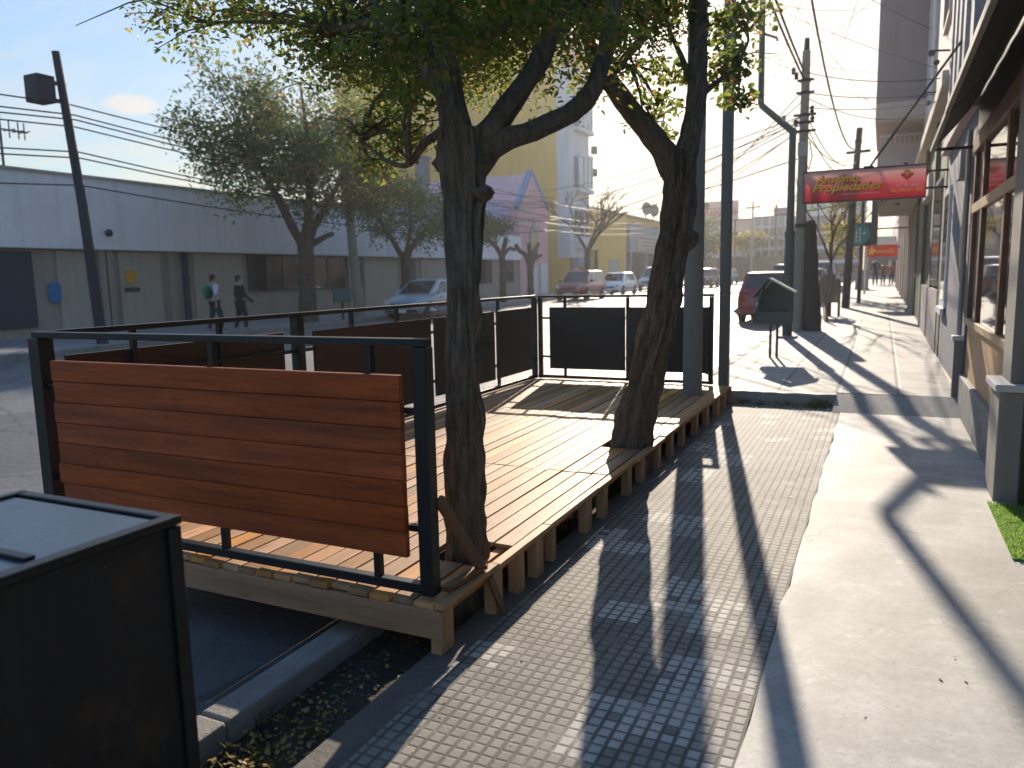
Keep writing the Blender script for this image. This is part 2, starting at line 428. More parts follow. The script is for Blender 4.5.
# ------------------------------------------------------------------ light
SUN_EL, SUN_AZ = 22.7, -12.0          # azimuth measured from +Y towards +X
w = bpy.data.worlds.new('World'); scene.world = w; w.use_nodes = True
t = w.node_tree; bg = t.nodes['Background']
sky = t.nodes.new('ShaderNodeTexSky'); sky.sky_type = 'NISHITA'; sky.sun_disc = False
sky.sun_elevation = R(SUN_EL); sky.sun_rotation = R(SUN_AZ); sky.air_density = 1.0; sky.dust_density = .7; sky.ozone_density = 1.0
tc = t.nodes.new('ShaderNodeTexCoord'); sx = t.nodes.new('ShaderNodeSeparateXYZ')
t.links.new(tc.outputs['Generated'], sx.inputs[0])
zz = mth(t, 'ADD', mth(t, 'MAXIMUM', sx.outputs[2], 0.0), .12)
cb = t.nodes.new('ShaderNodeCombineXYZ')
t.links.new(mth(t, 'DIVIDE', sx.outputs[0], zz), cb.inputs[0]); t.links.new(mth(t, 'DIVIDE', sx.outputs[1], zz), cb.inputs[1])
mpc = t.nodes.new('ShaderNodeMapping'); mpc.inputs['Rotation'].default_value = (0,0,R(28)); mpc.inputs['Scale'].default_value = (.33,.95,1); mpc.inputs['Location'].default_value = (1.7,.6,0)
t.links.new(cb.outputs[0], mpc.inputs['Vector'])
n1 = nz(t, mpc.outputs[0], 1.1, 9, .6); n2 = nz(t, mpc.outputs[0], 3.4, 6, .65)
cl = ramp(t, mth(t, 'ADD', mth(t, 'MULTIPLY', n1, .75), mth(t, 'MULTIPLY', n2, .3)), .47, .68)
# more cloud low down, clearer high up
cl = mth(t, 'MULTIPLY', cl, ramp(t, sx.outputs[2], .62, .12))
def blob(d, sxz, syz):
    d = V3(d).normalized(); a = V3((d.y, -d.x, 0)).normalized(); u = a.cross(d)
    def dot(vv):
        n = t.nodes.new('ShaderNodeVectorMath'); n.operation = 'DOT_PRODUCT'; n.inputs[1].default_value = vv
        t.links.new(tc.outputs['Generated'], n.inputs[0]); return n.outputs['Value']
    da = mth(t, 'DIVIDE', dot(a), sxz); du = mth(t, 'DIVIDE', dot(u), syz)
    r2 = mth(t, 'ADD', mth(t, 'MULTIPLY', da, da), mth(t, 'MULTIPLY', du, du))
    r2 = mth(t, 'ADD', r2, mth(t, 'MULTIPLY', mth(t, 'SUBTRACT', n2, .5), 1.0))
    inside = ramp(t, r2, 1.0, .35)
    return mth(t, 'MULTIPLY', inside, mth(t, 'GREATER_THAN', dot(d), .3))
import_dir = lambda x, y: (right*(x-512) + down*(y-384) + fwd*769)
cl = mth(t, 'MAXIMUM', cl, blob(import_dir(132,105), .034, .013))
cl = mth(t, 'MAXIMUM', cl, mth(t, 'MULTIPLY', blob(import_dir(636,172), .016, .006), .9))
ccol = mixc(t, ramp(t, sx.outputs[2], .03, .2), (1.0,.80,.55), (1.0,.97,.95))
# clouds take their brightness from the clear sky round them
lum0 = t.nodes.new('ShaderNodeRGBToBW'); t.links.new(sky.outputs[0], lum0.inputs[0])
skc = t.nodes.new('ShaderNodeVectorMath'); skc.operation = 'SCALE'; t.links.new(sky.outputs[0], skc.inputs[0])
t.links.new(mth(t, 'DIVIDE', 1.0, mth(t, 'ADD', 1.0, mth(t, 'MULTIPLY', lum0.outputs[0], .55))), skc.inputs['Scale'])
lum = t.nodes.new('ShaderNodeRGBToBW'); t.links.new(skc.outputs[0], lum.inputs[0])
cs = t.nodes.new('ShaderNodeVectorMath'); cs.operation = 'SCALE'
t.links.new(ccol, cs.inputs[0]); t.links.new(mth(t, 'ADD', mth(t, 'MULTIPLY', lum.outputs[0], 1.05), 1.3), cs.inputs['Scale'])
hsv = t.nodes.new('ShaderNodeHueSaturation'); hsv.inputs['Saturation'].default_value = 1.22; hsv.inputs['Value'].default_value = 1.75
t.links.new(skc.outputs[0], hsv.inputs['Color'])
t.links.new(mixc(t, mth(t, 'MULTIPLY', cl, .9), hsv.outputs[0], cs.outputs[0]), bg.inputs['Color'])
bg.inputs['Strength'].default_value = .12
sl = bpy.data.lights.new('sun', 'SUN'); sl.energy = 3.3; sl.angle = R(.53); sl.color = (1.0,.87,.71)
so = bpy.data.objects.new('sun', sl); C.objects.link(so)
el, az = R(SUN_EL), R(SUN_AZ)
tosun = V3((math.sin(az)*math.cos(el), math.cos(az)*math.cos(el), math.sin(el)))
so.rotation_euler = tosun.to_track_quat('Z', 'Y').to_euler(); so.location = tosun*60
scene.view_settings.view_transform = 'Standard'; scene.view_settings.look = 'None'
scene.view_settings.exposure = 1.38; scene.view_settings.gamma = 1; scene.view_settings.use_curve_mapping = False
scene.cycles.max_bounces = 6; scene.cycles.use_denoising = True

# ------------------------------------------------------------------ thin haze volume, added to imitate lens glare
hm = bpy.data.materials.new('glare_haze'); hm.use_nodes = True
ht = hm.node_tree; ht.nodes.remove(ht.nodes['Principled BSDF'])
hv = ht.nodes.new('ShaderNodeVolumePrincipled'); hv.inputs['Color'].default_value = (.97,.97,.97,1); hv.inputs['Density'].default_value = .0006; hv.inputs['Anisotropy'].default_value = .68
ht.links.new(hv.outputs[0], ht.nodes['Material Output'].inputs['Volume'])
hz = MB().box(-424, 424, -424, 424, -1.3, 33).build('haze', hm); tag(hz, kind='stuff')
tag(hz, 'thin haze volume added over the street for the glare towards the sun', 'haze')

# ------------------------------------------------------------------ setting
YS = [-30, -6, 0, 9, 20, 40, 60, 80, 110, 150, 400]
def strip(name, x0, x1, z, mat, ys, nx=1):
    m = MB(); v = []; f = []
    for y in ys:
        for k in range(nx+1): v.append((x0+(x1-x0)*k/nx, y, z+G(y)))
    for i in range(len(ys)-1):
        for k in range(nx):
            a = i*(nx+1)+k; f.append((a, a+1, a+nx+2, a+nx+1))
    m.add(v, f)
    return tag(m.build(name, mat, fix=False), kind='structure')
strip('ground', -420, 420, -.30, mt['ground'], [-420]+YS[:-1]+[420])
strip('road', -17.2, -2.1, -.13, mt['road'], YS[:-2]+[130])
# cross street at the far end
tag(MB().add([(-120,96,-.126+G(96)),(60,96,-.126+G(96)),(60,101,-.126+G(101)),(-120,101,-.126+G(101))], [(0,1,2,3)]).build('cross_street', mt['road'], fix=False), kind='structure')
strip('tiled_pavement', -1.46, -.345, 0, mt['tiles'], [-6, 9.14])
m = MB(); random.seed(3)
n = 60; v = []; f = []
for i in range(n+1):                       # ragged edge of the cement patch over the tiles
    y = -6 + 15.0*i/n
    v += [(-.345 + .02*noise.noise(V3((y*3, 0, 0))) + .012*noise.noise(V3((y*11, 5, 0))), y, .004), (1.9, y, .004)]
for i in range(n): f.append((2*i, 2*i+1, 2*i+3, 2*i+2))
tag(m.add(v, f).build('cement_pavement', mt['concrete'], fix=False), kind='structure')
strip('cement_edging', -1.60, -1.46, -.006, mt['cement_dark'], [-6, 9.14])
m = MB(); m.box(-1.6, -1.455, -6, 9.12, -.14, -.01); tag(m.build('edging_face', mt['cement_dark']), kind='structure')
# rough soil between kerb and tiles
v = []; f = []; nx, ny = 10, 150
for i in range(ny+1):
    for k in range(nx+1):
        x = -2.0 + .42*k/nx; y = -2 + 11.1*i/ny
        v.append((x, y, -.095 + .03*noise.noise(V3((x*5, y*5, 0))) + .014*noise.noise(V3((x*19, y*19, 3)))))
for i in range(ny):
    for k in range(nx):
        a = i*(nx+1)+k; f.append((a, a+1, a+nx+2, a+nx+1))
tag(MB().add(v, f, True).build('soil_strip', mt['soil'], fix=False), kind='structure')
m = MB()
y = -4.0; random.seed(5)
while y < 9.1:                                # kerb stones
    L = .95 + random.uniform(-.05,.05)
    m.box(-2.12, -1.985, y, min(y+L-.008, 9.1), -.16, .0 + random.uniform(-.006,.006)); y += L
tag(m.build('kerb', mt['kerb'], bevel=.012), kind='structure')
# ramp up to the higher pavement, broken kerb beside it
m = MB()
m.add([(-.42,8.72,.0041),(1.9,8.80,.0041),(1.9,9.30,.14),(-.42,9.20,.14),(-.42,8.72,-.1),(-.42,9.20,-.1)], [(0,1,2,3),(0,3,5,4)])
tag(m.build('ramp', mt['ramp']), kind='structure')
m = MB(); v = []; f = []; n = 24
for i in range(n+1):
    x = -2.1 + 1.69*i/n
    yy = 9.08 + .05*noise.noise(V3((x*6, 1, 0))) + .03*noise.noise(V3((x*17, 4, 0))); zt = .138 + .012*noise.noise(V3((x*9, 2, 0)))
    v += [(x, yy-.03, -.05), (x, yy, zt), (x, 9.26, .1395)]
for i in range(n): f += [(3*i, 3*i+3, 3*i+4, 3*i+1), (3*i+1, 3*i+4, 3*i+5, 3*i+2)]
tag(m.add(v, f).build('broken_step', mt['ramp'], fix=False), kind='structure')
strip('far_pavement', -1.95, 1.9, .14, mt['farpave'], [9.25, 20, 40, 60, 80, 98])
m = MB()
y = 9.2
while y < 96:
    L = 1.2 if y < 40 else 6
    z = .145 + G(y)
    m.box(-2.11, -1.955, y, y+L-.01, z-.4, z); y += L
tag(m.build('far_kerb', mt['kerb'], bevel=.012), kind='structure')
strip('left_pavement', -22.4, -17.35, .0, mt['leftpave'], [-20, 0, 9, 20, 40, 60, 80, 96])
m = MB(); y = -20
while y < 95:
    m.box(-17.36, -17.19, y, y+2.49, -.4, .015+G(y+1.25)); y += 2.5
tag(m.build('left_kerb', mt['kerb']), kind='structure')

# ------------------------------------------------------------------ the parklet deck
dk = thing('parklet_deck', 'raised pine terrace deck with black railings and a red wood panel at the kerb', 'deck', (-2.7, 5.6, 0))
X0, X1, Y0, Y1, ZD = -3.95, -1.5, 2.47, 8.88, .22
m = MB(); random.seed(11)
holes = [(-1.85,-1.57,2.90,3.20), (-1.80,-1.56,5.40,5.74)]
bw = .1045; gap = .009
x = X0
while x < X1 - .15:
    a, b_ = x, x + bw - gap
    cuts = [Y0 + random.uniform(-.012,.012), 4.62, 6.75, Y1]
    for i in range(3):
        ya, yb = cuts[i] + random.uniform(.002,.007), cuts[i+1] - random.uniform(.002,.007)
        segs = [(ya, yb)]
        for hx0, hx1, hy0, hy1 in holes:
            if b_ > hx0 and a < hx1:
                segs = [q for s0, s1 in segs for q in ((s0, min(s1, hy0)), (max(s0, hy1), s1)) if q[1]-q[0] > .03]
        for s0, s1 in segs:
            dz = random.uniform(-.004,.004); dz2 = random.uniform(-.003,.003); zt = ZD
            v = [(a,s0,zt-.024+dz),(b_,s0,zt-.024+dz),(b_,s1,zt-.024+dz2),(a,s1,zt-.024+dz2),(a,s0,zt+dz),(b_,s0,zt+dz+random.uniform(-.002,.002)),(b_,s1,zt+dz2),(a,s1,zt+dz2+random.uniform(-.002,.002))]
            m.add(v, [(0,3,2,1),(4,5,6,7),(0,1,5,4),(1,2,6,5),(2,3,7,6),(3,0,4,7)])
    x += bw
xe = x + .002
m.build('decking', mt['deck'], dk, bevel=.003)
m = MB()
cuts = [Y0-.01, 2.95, 3.55, 4.3, 5.1, 5.9, 6.8, 7.9, Y1]
for i in range(len(cuts)-1):                   # edge board, in pieces
    dz = random.uniform(-.004,.006)
    xl = xe
    m.box(xl, X1 + random.uniform(-.004,.006), cuts[i]+.004, cuts[i+1]-.004, ZD-.022+dz, ZD+.003+dz)
m.build('edge_board', mt['deck'], dk, bevel=.003)
MB().box(X0, X1-.012, Y0-.006, Y0+.02, .075, ZD-.026).build('fascia_board', mt['pinex'], dk, bevel=.003)
MB().box(-2.2, X1-.02, Y0-.002, Y0+.03, ZD-.0255, ZD-.004).build('loose_batten', mt['pinex'], dk, bevel=.002) if False else None
m = MB()
for xj in (-3.9, -3.1, -2.3, -1.62): m.box(xj-.02, xj+.02, Y0+.03, Y1, .10, ZD-.026)
m.build('joist', mt['pinez'], dk)
random.seed(21)
legs = [(-1.56,2.50,.07), (-1.535,2.92,.055), (-1.535,3.17,.05), (-1.53,3.38,.06), (-1.54,3.62,.035), (-1.535,4.12,.06), (-1.53,4.42,.05), (-1.535,4.95,.06),
        (-1.54,5.3,.06), (-1.535,5.75,.06), (-1.53,6.15,.06), (-1.54,6.6,.055), (-1.535,7.1,.06), (-1.53,7.6,.06), (-1.535,8.15,.06), (-1.54,8.6,.06), (-3.85,2.52,.07)]
for (lx, ly, lw) in legs:
    MB().box(lx-.03, lx+.018+random.uniform(0,.01), ly, ly+lw*1.5, -.14, ZD-.027).build('leg', mt['pinez'], dk, bevel=.003)
MB().add([( -1.55,8.895,ZD-.15),(-3.95,8.895,ZD-.15),(-3.95,8.895,ZD-.03),(-1.55,8.895,ZD-.03)], [(0,1,2,3)])
MB().box(X0, X1, Y1+.002, Y1+.026, .06, ZD-.004).build('fascia_board', mt['pinex'], dk)

def railing(name, a, b, posts, mids, panels, pmat, off, ph=(.39,1.13), label=None, thick=.03, grooves=0, zt=1.255, endw=.06):
    """frame between ground points a and b; posts/panels are distances along it; off = side the panels hang on"""
    rl = MB(); a = V3((*a, 0)); b = V3((*b, 0)); d = (b-a).normalized(); L = (b-a).length; nrm = V3((-d.y, d.x, 0)) * off
    r0 = MB(); r0.bar(a+V3((0,0,zt)), b+V3((0,0,zt)), .05, .032)
    root = r0.build(name, mt['black'], dk, bevel=.004)
    MB().bar(a+V3((0,0,ZD+.035)), b+V3((0,0,ZD+.035)), .045, .04).build('bottom_rail', mt['black'], root, bevel=.004)
    for s, wd in posts:
        p = a + d*s
        MB().bar(p+V3((0,0,ZD+.012)), p+V3((0,0,zt-.018)), wd, wd, up=(d.x,d.y,0)).build('post', mt['black'], root, bevel=.004)
    for s in mids:
        p = a + d*s
        MB().bar(p+V3((0,0,ZD+.055)), p+V3((0,0,zt-.017)), .03, .03, up=(d.x,d.y,0)).build('upright', mt['black'], root)
    m = MB()
    for s0, s1 in [(0, L)]:
        m.bar(a+d*.02+V3((0,0,.505)), b-d*.02+V3((0,0,.505)), .026, .026); m.bar(a+d*.02+V3((0,0,.985)), b-d*.02+V3((0,0,.985)), .026, .026)
    m.build('cross_rail', mt['black'], root)
    for s0, s1 in panels:
        m = MB()
        if grooves:
            h = (ph[1]-ph[0])/grooves
            for g in range(grooves):
                j0, j1 = random.uniform(-.012,.012), random.uniform(-.002,.002)
                p0 = a + d*(s0+j0) + nrm*.036; p1 = a + d*(s1+j1) + nrm*.036
                z0, z1 = ph[0]+h*g, ph[0]+h*(g+1)-.0012
                dz = random.uniform(-.0015,.0015)
                v = []
                for q in (p0, p1):
                    for th in (0, 1):
                        for z in (z0, z0+.004, z1-.004, z1):
                            o = (thick if th else 0) - (.005 if (z in (z0, z1) and th) else 0) + (dz if th else 0)
                            pt = q + nrm*(o - thick/2 + .0); v.append((pt.x, pt.y, z))
                # 0-3 back bottom..top, 4-7 front, 8-11, 12-15 far end
                m.add(v, [(0,1,2,3,7,6,5,4),(8,12,13,14,15,11,10,9),(4,5,13,12),(5,6,14,13),(6,7,15,14),(3,11,15,7),(0,4,12,8),(0,8,9,1),(1,9,10,2),(2,10,11,3)])
        else:
            p0 = a + d*s0 + nrm*.036; p1 = a + d*s1 + nrm*.036
            zc = (ph[0]+ph[1])/2
            m.bar(p0+V3((0,0,zc)), p1+V3((0,0,zc)), thick*.7, ph[1]-ph[0])
        o = m.build('panel', pmat, root, bevel=0 if grooves else .003)
        if label: o['label'] = label
    return root
random.seed(2)
rr = railing('near_railing', (-3.95,2.53), (-1.57,2.53), [(.035,.085),(2.35,.062)], [1.24,2.10], [(.17,2.27)], mt['redwood'], -1, grooves=7, label='orange-brown varnished panel of seven horizontal boards')
rr.name = 'railing'; OFF['railing'] = OFF['near_railing']
MB().box(-3.76,-1.70,2.513,2.519,.40,1.12).build('bounce_shield', mt['brownpanel'], rr)  # unseen dark sheet, added to keep red bounce off the trunk
railing('railing', (-3.95,2.60), (-3.9,8.82), [(1.9,.075),(6.2,.06)], [.5,1.15,2.55,3.2,4.4,5.2], [(.1,1.78)], mt['brownpanel'], 1, ph=(.42,1.13), label='dark brown stained board panel')
rs = railing('railing', (-3.87,8.85), (-1.70,8.86), [(.03,.05),(1.16,.04),(2.14,.05)], [.36,1.98], [(.17,1.14),(1.165,2.12)], mt['blackpanel'], -1, ph=(.36,1.12), label='flat black board panel', zt=1.25)
sd = [o for o in bpy.data.objects if o.name.startswith('railing') and o.parent is dk][1]
for s0, s1, mm in ((2.02,3.7,mt['brownpanel']),(3.78,5.05,mt['blackpanel']),(5.12,6.05,mt['blackpanel'])):
    MB().box(-3.90, -3.873, 2.6+s0, 2.6+s1, .36, 1.125).build('panel', mm, sd, bevel=.003)
# wooden strut bracing the near right post
m = MB(); m.bar((-1.57,2.57,.62), (-1.525,2.83,.245), .022, .045); m.bar((-1.555,2.56,.248), (-1.53,2.86,.244), .04, .02)
m.build('brace', mt['brace'], dk)
MB().bar((-1.50,2.86,.19), (-1.47,2.98,-.08), .018, .03).build('ground_strut', mt['brace'], dk)

# ------------------------------------------------------------------ trees
def spline(pts, step=.06):
    out = []; P = [V3(p[:3]) for p in pts]; Rr = [p[3] for p in pts]
    for i in range(len(P)-1):
        p0 = P[max(i-1,0)]; p1 = P[i]; p2 = P[i+1]; p3 = P[min(i+2,len(P)-1)]
        n = max(2, int((p2-p1).length/step))
        for k in range(n):
            u = k/n
            q = .5*((2*p1)+(p2-p0)*u+(2*p0-5*p1+4*p2-p3)*u*u+(3*p1-p0-3*p2+p3)*u**3)
            out.append((q, Rr[i]+(Rr[i+1]-Rr[i])*u))
    out.append((P[-1], Rr[-1])); return out
def limb(m, pts, step=.05, n=16, rough=.18, freq=7, ridges=.12):
    s = spline(pts, step); m.tube([p for p, r in s], [r for p, r in s], n, True, rough, freq, ridges)
def leafmesh(m, centres, count, size, rng, flat=.55, droop=.2, aspect=.5):
    """many small folded leaves spread through clumps: centres = (x,y,z,radius,weight)"""
    tot = sum(c[4] for c in centres)
    for c in centres:
        k = int(count*c[4]/tot)
        for _ in range(k):
            u = V3((rng.gauss(0,1), rng.gauss(0,1), rng.gauss(0,1)*flat))
            if u.length > 2.3: u *= 2.3/u.length
            p = V3(c[:3]) + u*(c[3]*.55)
            L = size*rng.uniform(.6,1.25); W = L*aspect*rng.uniform(.8,1.15)
            d = V3((rng.gauss(0,1), rng.gauss(0,1), rng.gauss(0,.7)-droop)).normalized()
            nn = V3((rng.gauss(0,.7), rng.gauss(0,.7), 1)).normalized()
            s = d.cross(nn)
            if s.length < .1: continue
            s.normalize(); nn = s.cross(d)
            m.add([p, p+d*L*.35+s*W*.5+nn*L*.08, p+d*L*.75+s*W*.36+nn*L*.06, p+d*L-nn*L*.08, p+d*L*.75-s*W*.36+nn*L*.06, p+d*L*.35-s*W*.5+nn*L*.08], [(0,1,2,3),(0,3,4,5)])
def twigs(m, starts, centres, rng, r=.006, n=5):
    for c in centres:
        s = min(starts, key=lambda q: (V3(q)-V3(c[:3])).length)
        a, b = V3(s), V3(c[:3]); mid = (a+b)/2 + V3((rng.uniform(-.1,.1), rng.uniform(-.1,.1), rng.uniform(0,.15)))*(b-a).length
        m.tube([a, (a+mid)/2+V3((0,0,.02)), mid, (mid+b)/2, b], [r*2.6, r*2.2, r*1.7, r*1.2, r*.7], n)
        for _ in range(4):
            e = b + V3((rng.gauss(0,1), rng.gauss(0,1), rng.gauss(0,.6)))*c[3]*.8
            q = mid.lerp(b, rng.uniform(.4,1)); m.tube([q, q.lerp(e,.5)+V3((0,0,.03)), e], [r, r*.7, r*.35], 4)

t1 = thing('street_tree', 'gnarled forked tree growing through the near end of the deck beside the red panel', 'tree', (-1.72,2.98,-.1))
m = MB()
limb(m, [(-1.73,3.05,-.14,0.1218),(-1.725,3.045,.1,0.1001),(-1.70,3.02,.35,0.0827),(-1.675,2.98,.8,0.0757),(-1.66,2.98,1.41,0.0696),(-1.668,3.01,1.72,0.0740),(-1.67,3.03,1.88,0.0887),(-1.672,3.03,2.0,0.0940),(-1.675,3.03,2.14,0.0827)], .02, 56, .2, 10, .3)
limb(m, [(-1.67,3.03,1.98,0.0740),(-1.70,3.02,2.2,0.0651),(-1.75,3.01,2.45,0.0533),(-1.80,3.0,2.75,0.0444),(-2.0,3.1,3.3,0.0259),(-2.3,3.3,3.8,0.0089)], .03, 26, .25, 9, .2)
limb(m, [(-1.72,3.02,2.25,.04),(-1.86,3.01,2.45,.03),(-1.97,3.0,2.75,.025),(-2.2,3.1,3.3,.018),(-2.5,3.3,3.8,.01)], .03, 20, .25, 9, .2)
limb(m, [(-1.66,3.03,1.95,0.0720),(-1.58,3.07,2.1,0.0544),(-1.46,3.17,2.29,0.0464),(-1.37,3.25,2.48,0.0416),(-1.32,3.3,2.69,0.0344),(-1.25,3.5,3.2,0.0224),(-1.1,3.7,3.8,0.0096)], .03, 24, .24, 9, .2)
limb(m, [(-1.65,3.03,1.93,0.0720),(-1.55,3.08,2.06,0.0522),(-1.37,3.19,2.14,0.0423),(-1.2,3.29,2.25,0.0414),(-1.135,3.35,2.43,0.0387),(-1.11,3.38,2.6,0.0342),(-1.05,3.5,3.0,0.0270),(-.9,3.8,3.5,0.0108)], .03, 24, .24, 9, .2)
limb(m, [(-1.72,3.02,2.15,.03),(-1.85,3.02,2.1,.02),(-1.98,3.08,2.02,.014),(-2.15,3.15,2.06,.009),(-2.4,3.3,2.2,.005)], .05, 8)
limb(m, [(-1.88,3.0,2.5,.035),(-2.2,3.2,2.7,.026),(-2.6,3.4,2.78,.018),(-3.1,3.8,2.95,.008)], .06, 8)
limb(m, [(-1.97,3.0,2.8,.03),(-2.3,2.8,3.1,.02),(-2.9,2.7,3.3,.008)], .06, 8)
limb(m, [(-1.33,3.3,2.66,.025),(-1.1,3.0,2.95,.017),(-.8,2.9,3.2,.007)], .06, 8)
for kx, ky, kz, kr in ((-1.575,3.02,1.86,.05),(-1.76,3.0,2.0,.045),(-1.59,3.03,2.0,.05)):   # burrs where old limbs were cut
    m.tube([(kx,ky,kz-kr*.8),(kx,ky,kz-kr*.4),(kx,ky,kz),(kx,ky,kz+kr*.5),(kx,ky,kz+kr*.8)], [kr*.35,kr*.85,kr,kr*.8,kr*.3], 18, True, .7, 26)
rng = random.Random(41)
starts1 = [(-1.95,3.0,2.75),(-2.2,3.1,3.3),(-1.32,3.3,2.69),(-1.25,3.5,3.2),(-1.05,3.5,3.0),(-2.6,3.4,2.78),(-1.98,3.08,2.02),(-2.9,2.7,3.3),(-2.4,3.3,2.2)]
cl1 = []
while len(cl1) < 95:
    u = V3((rng.uniform(-1,1), rng.uniform(-1,1), rng.uniform(-1,1)))
    if u.length > 1 or u.length < .35: continue
    p = V3((-2.25+u.x*1.75, 3.9+u.y*2.0, 3.55+u.z*1.0))
    cl1.append((p.x, p.y, p.z, rng.uniform(.2,.36), 1.0))
cl1 += [(-2.35,3.5,2.3,.16,.5),(-2.15,3.4,2.2,.14,.4),(-2.5,3.7,2.4,.18,.5),(-2.05,3.2,2.33,.15,.5),(-2.2,3.35,2.5,.2,.7),(-2.12,3.2,2.12,.12,.35),(-2.4,3.3,2.22,.14,.4),(-2.28,3.25,2.05,.1,.25),(-1.93,3.1,2.5,.16,.5),(-2.5,3.4,2.6,.22,.8),(-2.75,3.5,2.72,.22,.8),(-1.62,3.3,2.62,.2,.8),(-1.8,3.35,2.62,.22,.9),(-1.5,3.4,2.72,.2,.8),(-1.15,3.5,2.78,.16,.6),(-1.3,3.6,2.75,.16,.5),(-2.0,3.4,2.65,.24,1),(-2.25,3.6,2.75,.24,1),(-1.7,3.7,2.85,.25,1),(-1.45,3.8,2.9,.22,.9)]
cl1 += [(-3.01,3.90,2.75,0.24,1.0),(-2.50,3.68,2.64,0.22,0.9),(-2.36,3.87,2.71,0.20,0.8),(-2.68,3.61,2.77,0.24,1.0),(-3.06,3.67,2.90,0.22,0.9),(-3.15,3.53,2.95,0.20,0.8),(-2.67,3.40,2.85,0.22,0.9),(-2.60,3.90,2.94,0.24,1.0),(-2.40,4.11,2.94,0.22,0.9),(-2.04,3.94,2.90,0.20,0.8),(-2.03,4.16,2.82,0.20,0.8),(-1.95,4.33,2.99,0.22,0.9),(-1.92,4.55,2.84,0.18,0.6),(-1.72,4.55,2.93,0.18,0.6),(-1.57,4.40,2.98,0.20,0.7),(-1.65,4.14,2.97,0.20,0.8),(-1.48,4.68,3.04,0.20,0.8),(-2.28,4.25,2.73,0.18,0.6),(-3.38,3.54,3.05,0.18,0.6),(-1.67,5.75,3.34,0.20,0.5),(-1.53,5.94,3.40,0.20,0.6)]
cl1 += [(-1.65,2.54,2.45,0.13,0.50),(-1.60,2.67,2.35,0.12,0.45),(-1.50,2.68,2.48,0.13,0.50),(-1.43,2.75,2.39,0.10,0.30),(-1.24,2.86,2.48,0.12,0.45),(-1.11,2.88,2.55,0.13,0.50),(-1.05,3.00,2.47,0.10,0.30),(-1.79,2.58,2.37,0.13,0.45),(-1.68,2.67,2.23,0.10,0.30),(-1.31,2.73,2.55,0.14,0.50),(-1.50,2.58,2.58,0.15,0.60),(-0.99,3.14,2.44,0.10,0.25)]
twigs(m, starts1, cl1, rng)
m.build('trunk', mt['bark'], t1, sharp=60)
m = MB(); leafmesh(m, cl1, 42000, .042, rng)
m.build('crown', mt['leaf_near'], t1, fix=False)

t2 = thing('street_tree', 'leaning V-forked tree growing through the deck edge before the round grey concrete post', 'tree', (-1.56,5.4,-.1))
m = MB()
limb(m, [(-1.70,5.57,-.14,0.1638),(-1.68,5.56,.15,0.1411),(-1.64,5.57,.4,0.1292),(-1.555,5.58,.8,0.1219),(-1.43,5.56,1.31,0.1138),(-1.385,5.64,1.7,0.1047),(-1.36,5.70,2.03,0.1047),(-1.37,5.74,2.25,0.1138),(-1.38,5.75,2.38,0.1001)], .025, 56, .2, 8, .3)
limb(m, [(-1.38,5.74,2.2,0.0900),(-1.52,5.70,2.45,0.0792),(-1.70,5.63,2.68,0.0720),(-1.85,5.59,2.9,0.0702),(-1.96,5.58,3.05,0.0540),(-2.05,5.55,3.4,0.0315),(-2.2,5.4,3.9,0.0135)], .03, 26, .26, 7, .2)
limb(m, [(-1.35,5.74,2.25,0.0836),(-1.28,5.84,2.7,0.0748),(-1.285,5.92,3.2,0.0660),(-1.30,5.97,3.6,0.0572),(-1.3,6.0,4.1,0.0352),(-1.25,6.0,4.6,0.0132)], .03, 26, .22, 7, .2)
limb(m, [(-1.86,5.59,2.92,.035),(-1.72,5.68,3.1,.03),(-1.62,5.75,3.22,.024)], .05, 10)
limb(m, [(-1.29,5.86,2.8,.03),(-1.38,5.82,3.05,.022),(-1.5,5.8,3.35,.015),(-1.6,5.75,3.8,.008)], .05, 8)
limb(m, [(-1.28,5.86,2.75,.03),(-1.14,6.0,2.9,.018),(-1.02,6.1,3.0,.008)], .05, 8)
limb(m, [(-1.395,5.66,1.62,.06),(-1.325,5.68,1.70,.072),(-1.27,5.70,1.76,.066),(-1.25,5.71,1.80,.04)], .03, 14, .25, 15)
rng = random.Random(43)
starts2 = [(-2.05,5.55,3.4),(-1.285,5.92,3.2),(-1.5,5.8,3.35),(-1.02,6.1,3.0),(-1.3,6.0,4.1),(-1.62,5.75,3.22),(-1.72,5.68,3.0)]
cl2 = [(-1.1,6.2,3.1,.2,.8),(-1.04,6.15,2.78,.13,.5),(-1.16,6.15,3.35,.2,.8),(-1.0,6.3,3.4,.2,.6),(-1.1,6.1,2.95,.12,.4),(-1.52,5.72,2.72,.15,.4),(-1.47,5.76,2.95,.16,.4),(-1.5,5.74,2.5,.1,.22),(-1.62,5.7,2.62,.12,.3),(-1.95,5.55,2.85,.14,.5),(-1.9,5.5,3.0,.14,.45),(-1.85,5.6,3.3,.2,.6),(-2.05,5.5,3.45,.22,.7),(-1.45,5.8,3.4,.2,.5),(-1.62,5.8,3.55,.22,.7),(-1.2,6.0,3.7,.22,.9),(-1.35,5.9,3.6,.2,.7)]
while len(cl2) < 46:
    u = V3((rng.uniform(-1,1), rng.uniform(-1,1), rng.uniform(-1,1)))
    if u.length > 1: continue
    cl2.append((-1.55+u.x*1.2, 5.85+u.y*1.3, 4.2+u.z*.65, rng.uniform(.2,.32), 1.0))
twigs(m, starts2, cl2, rng)
m.build('trunk', mt['bark'], t2, sharp=60)
m = MB(); leafmesh(m, cl2, 11000, .056, rng, aspect=.7)
m.build('crown', mt['leaf_near'], t2, fix=False)

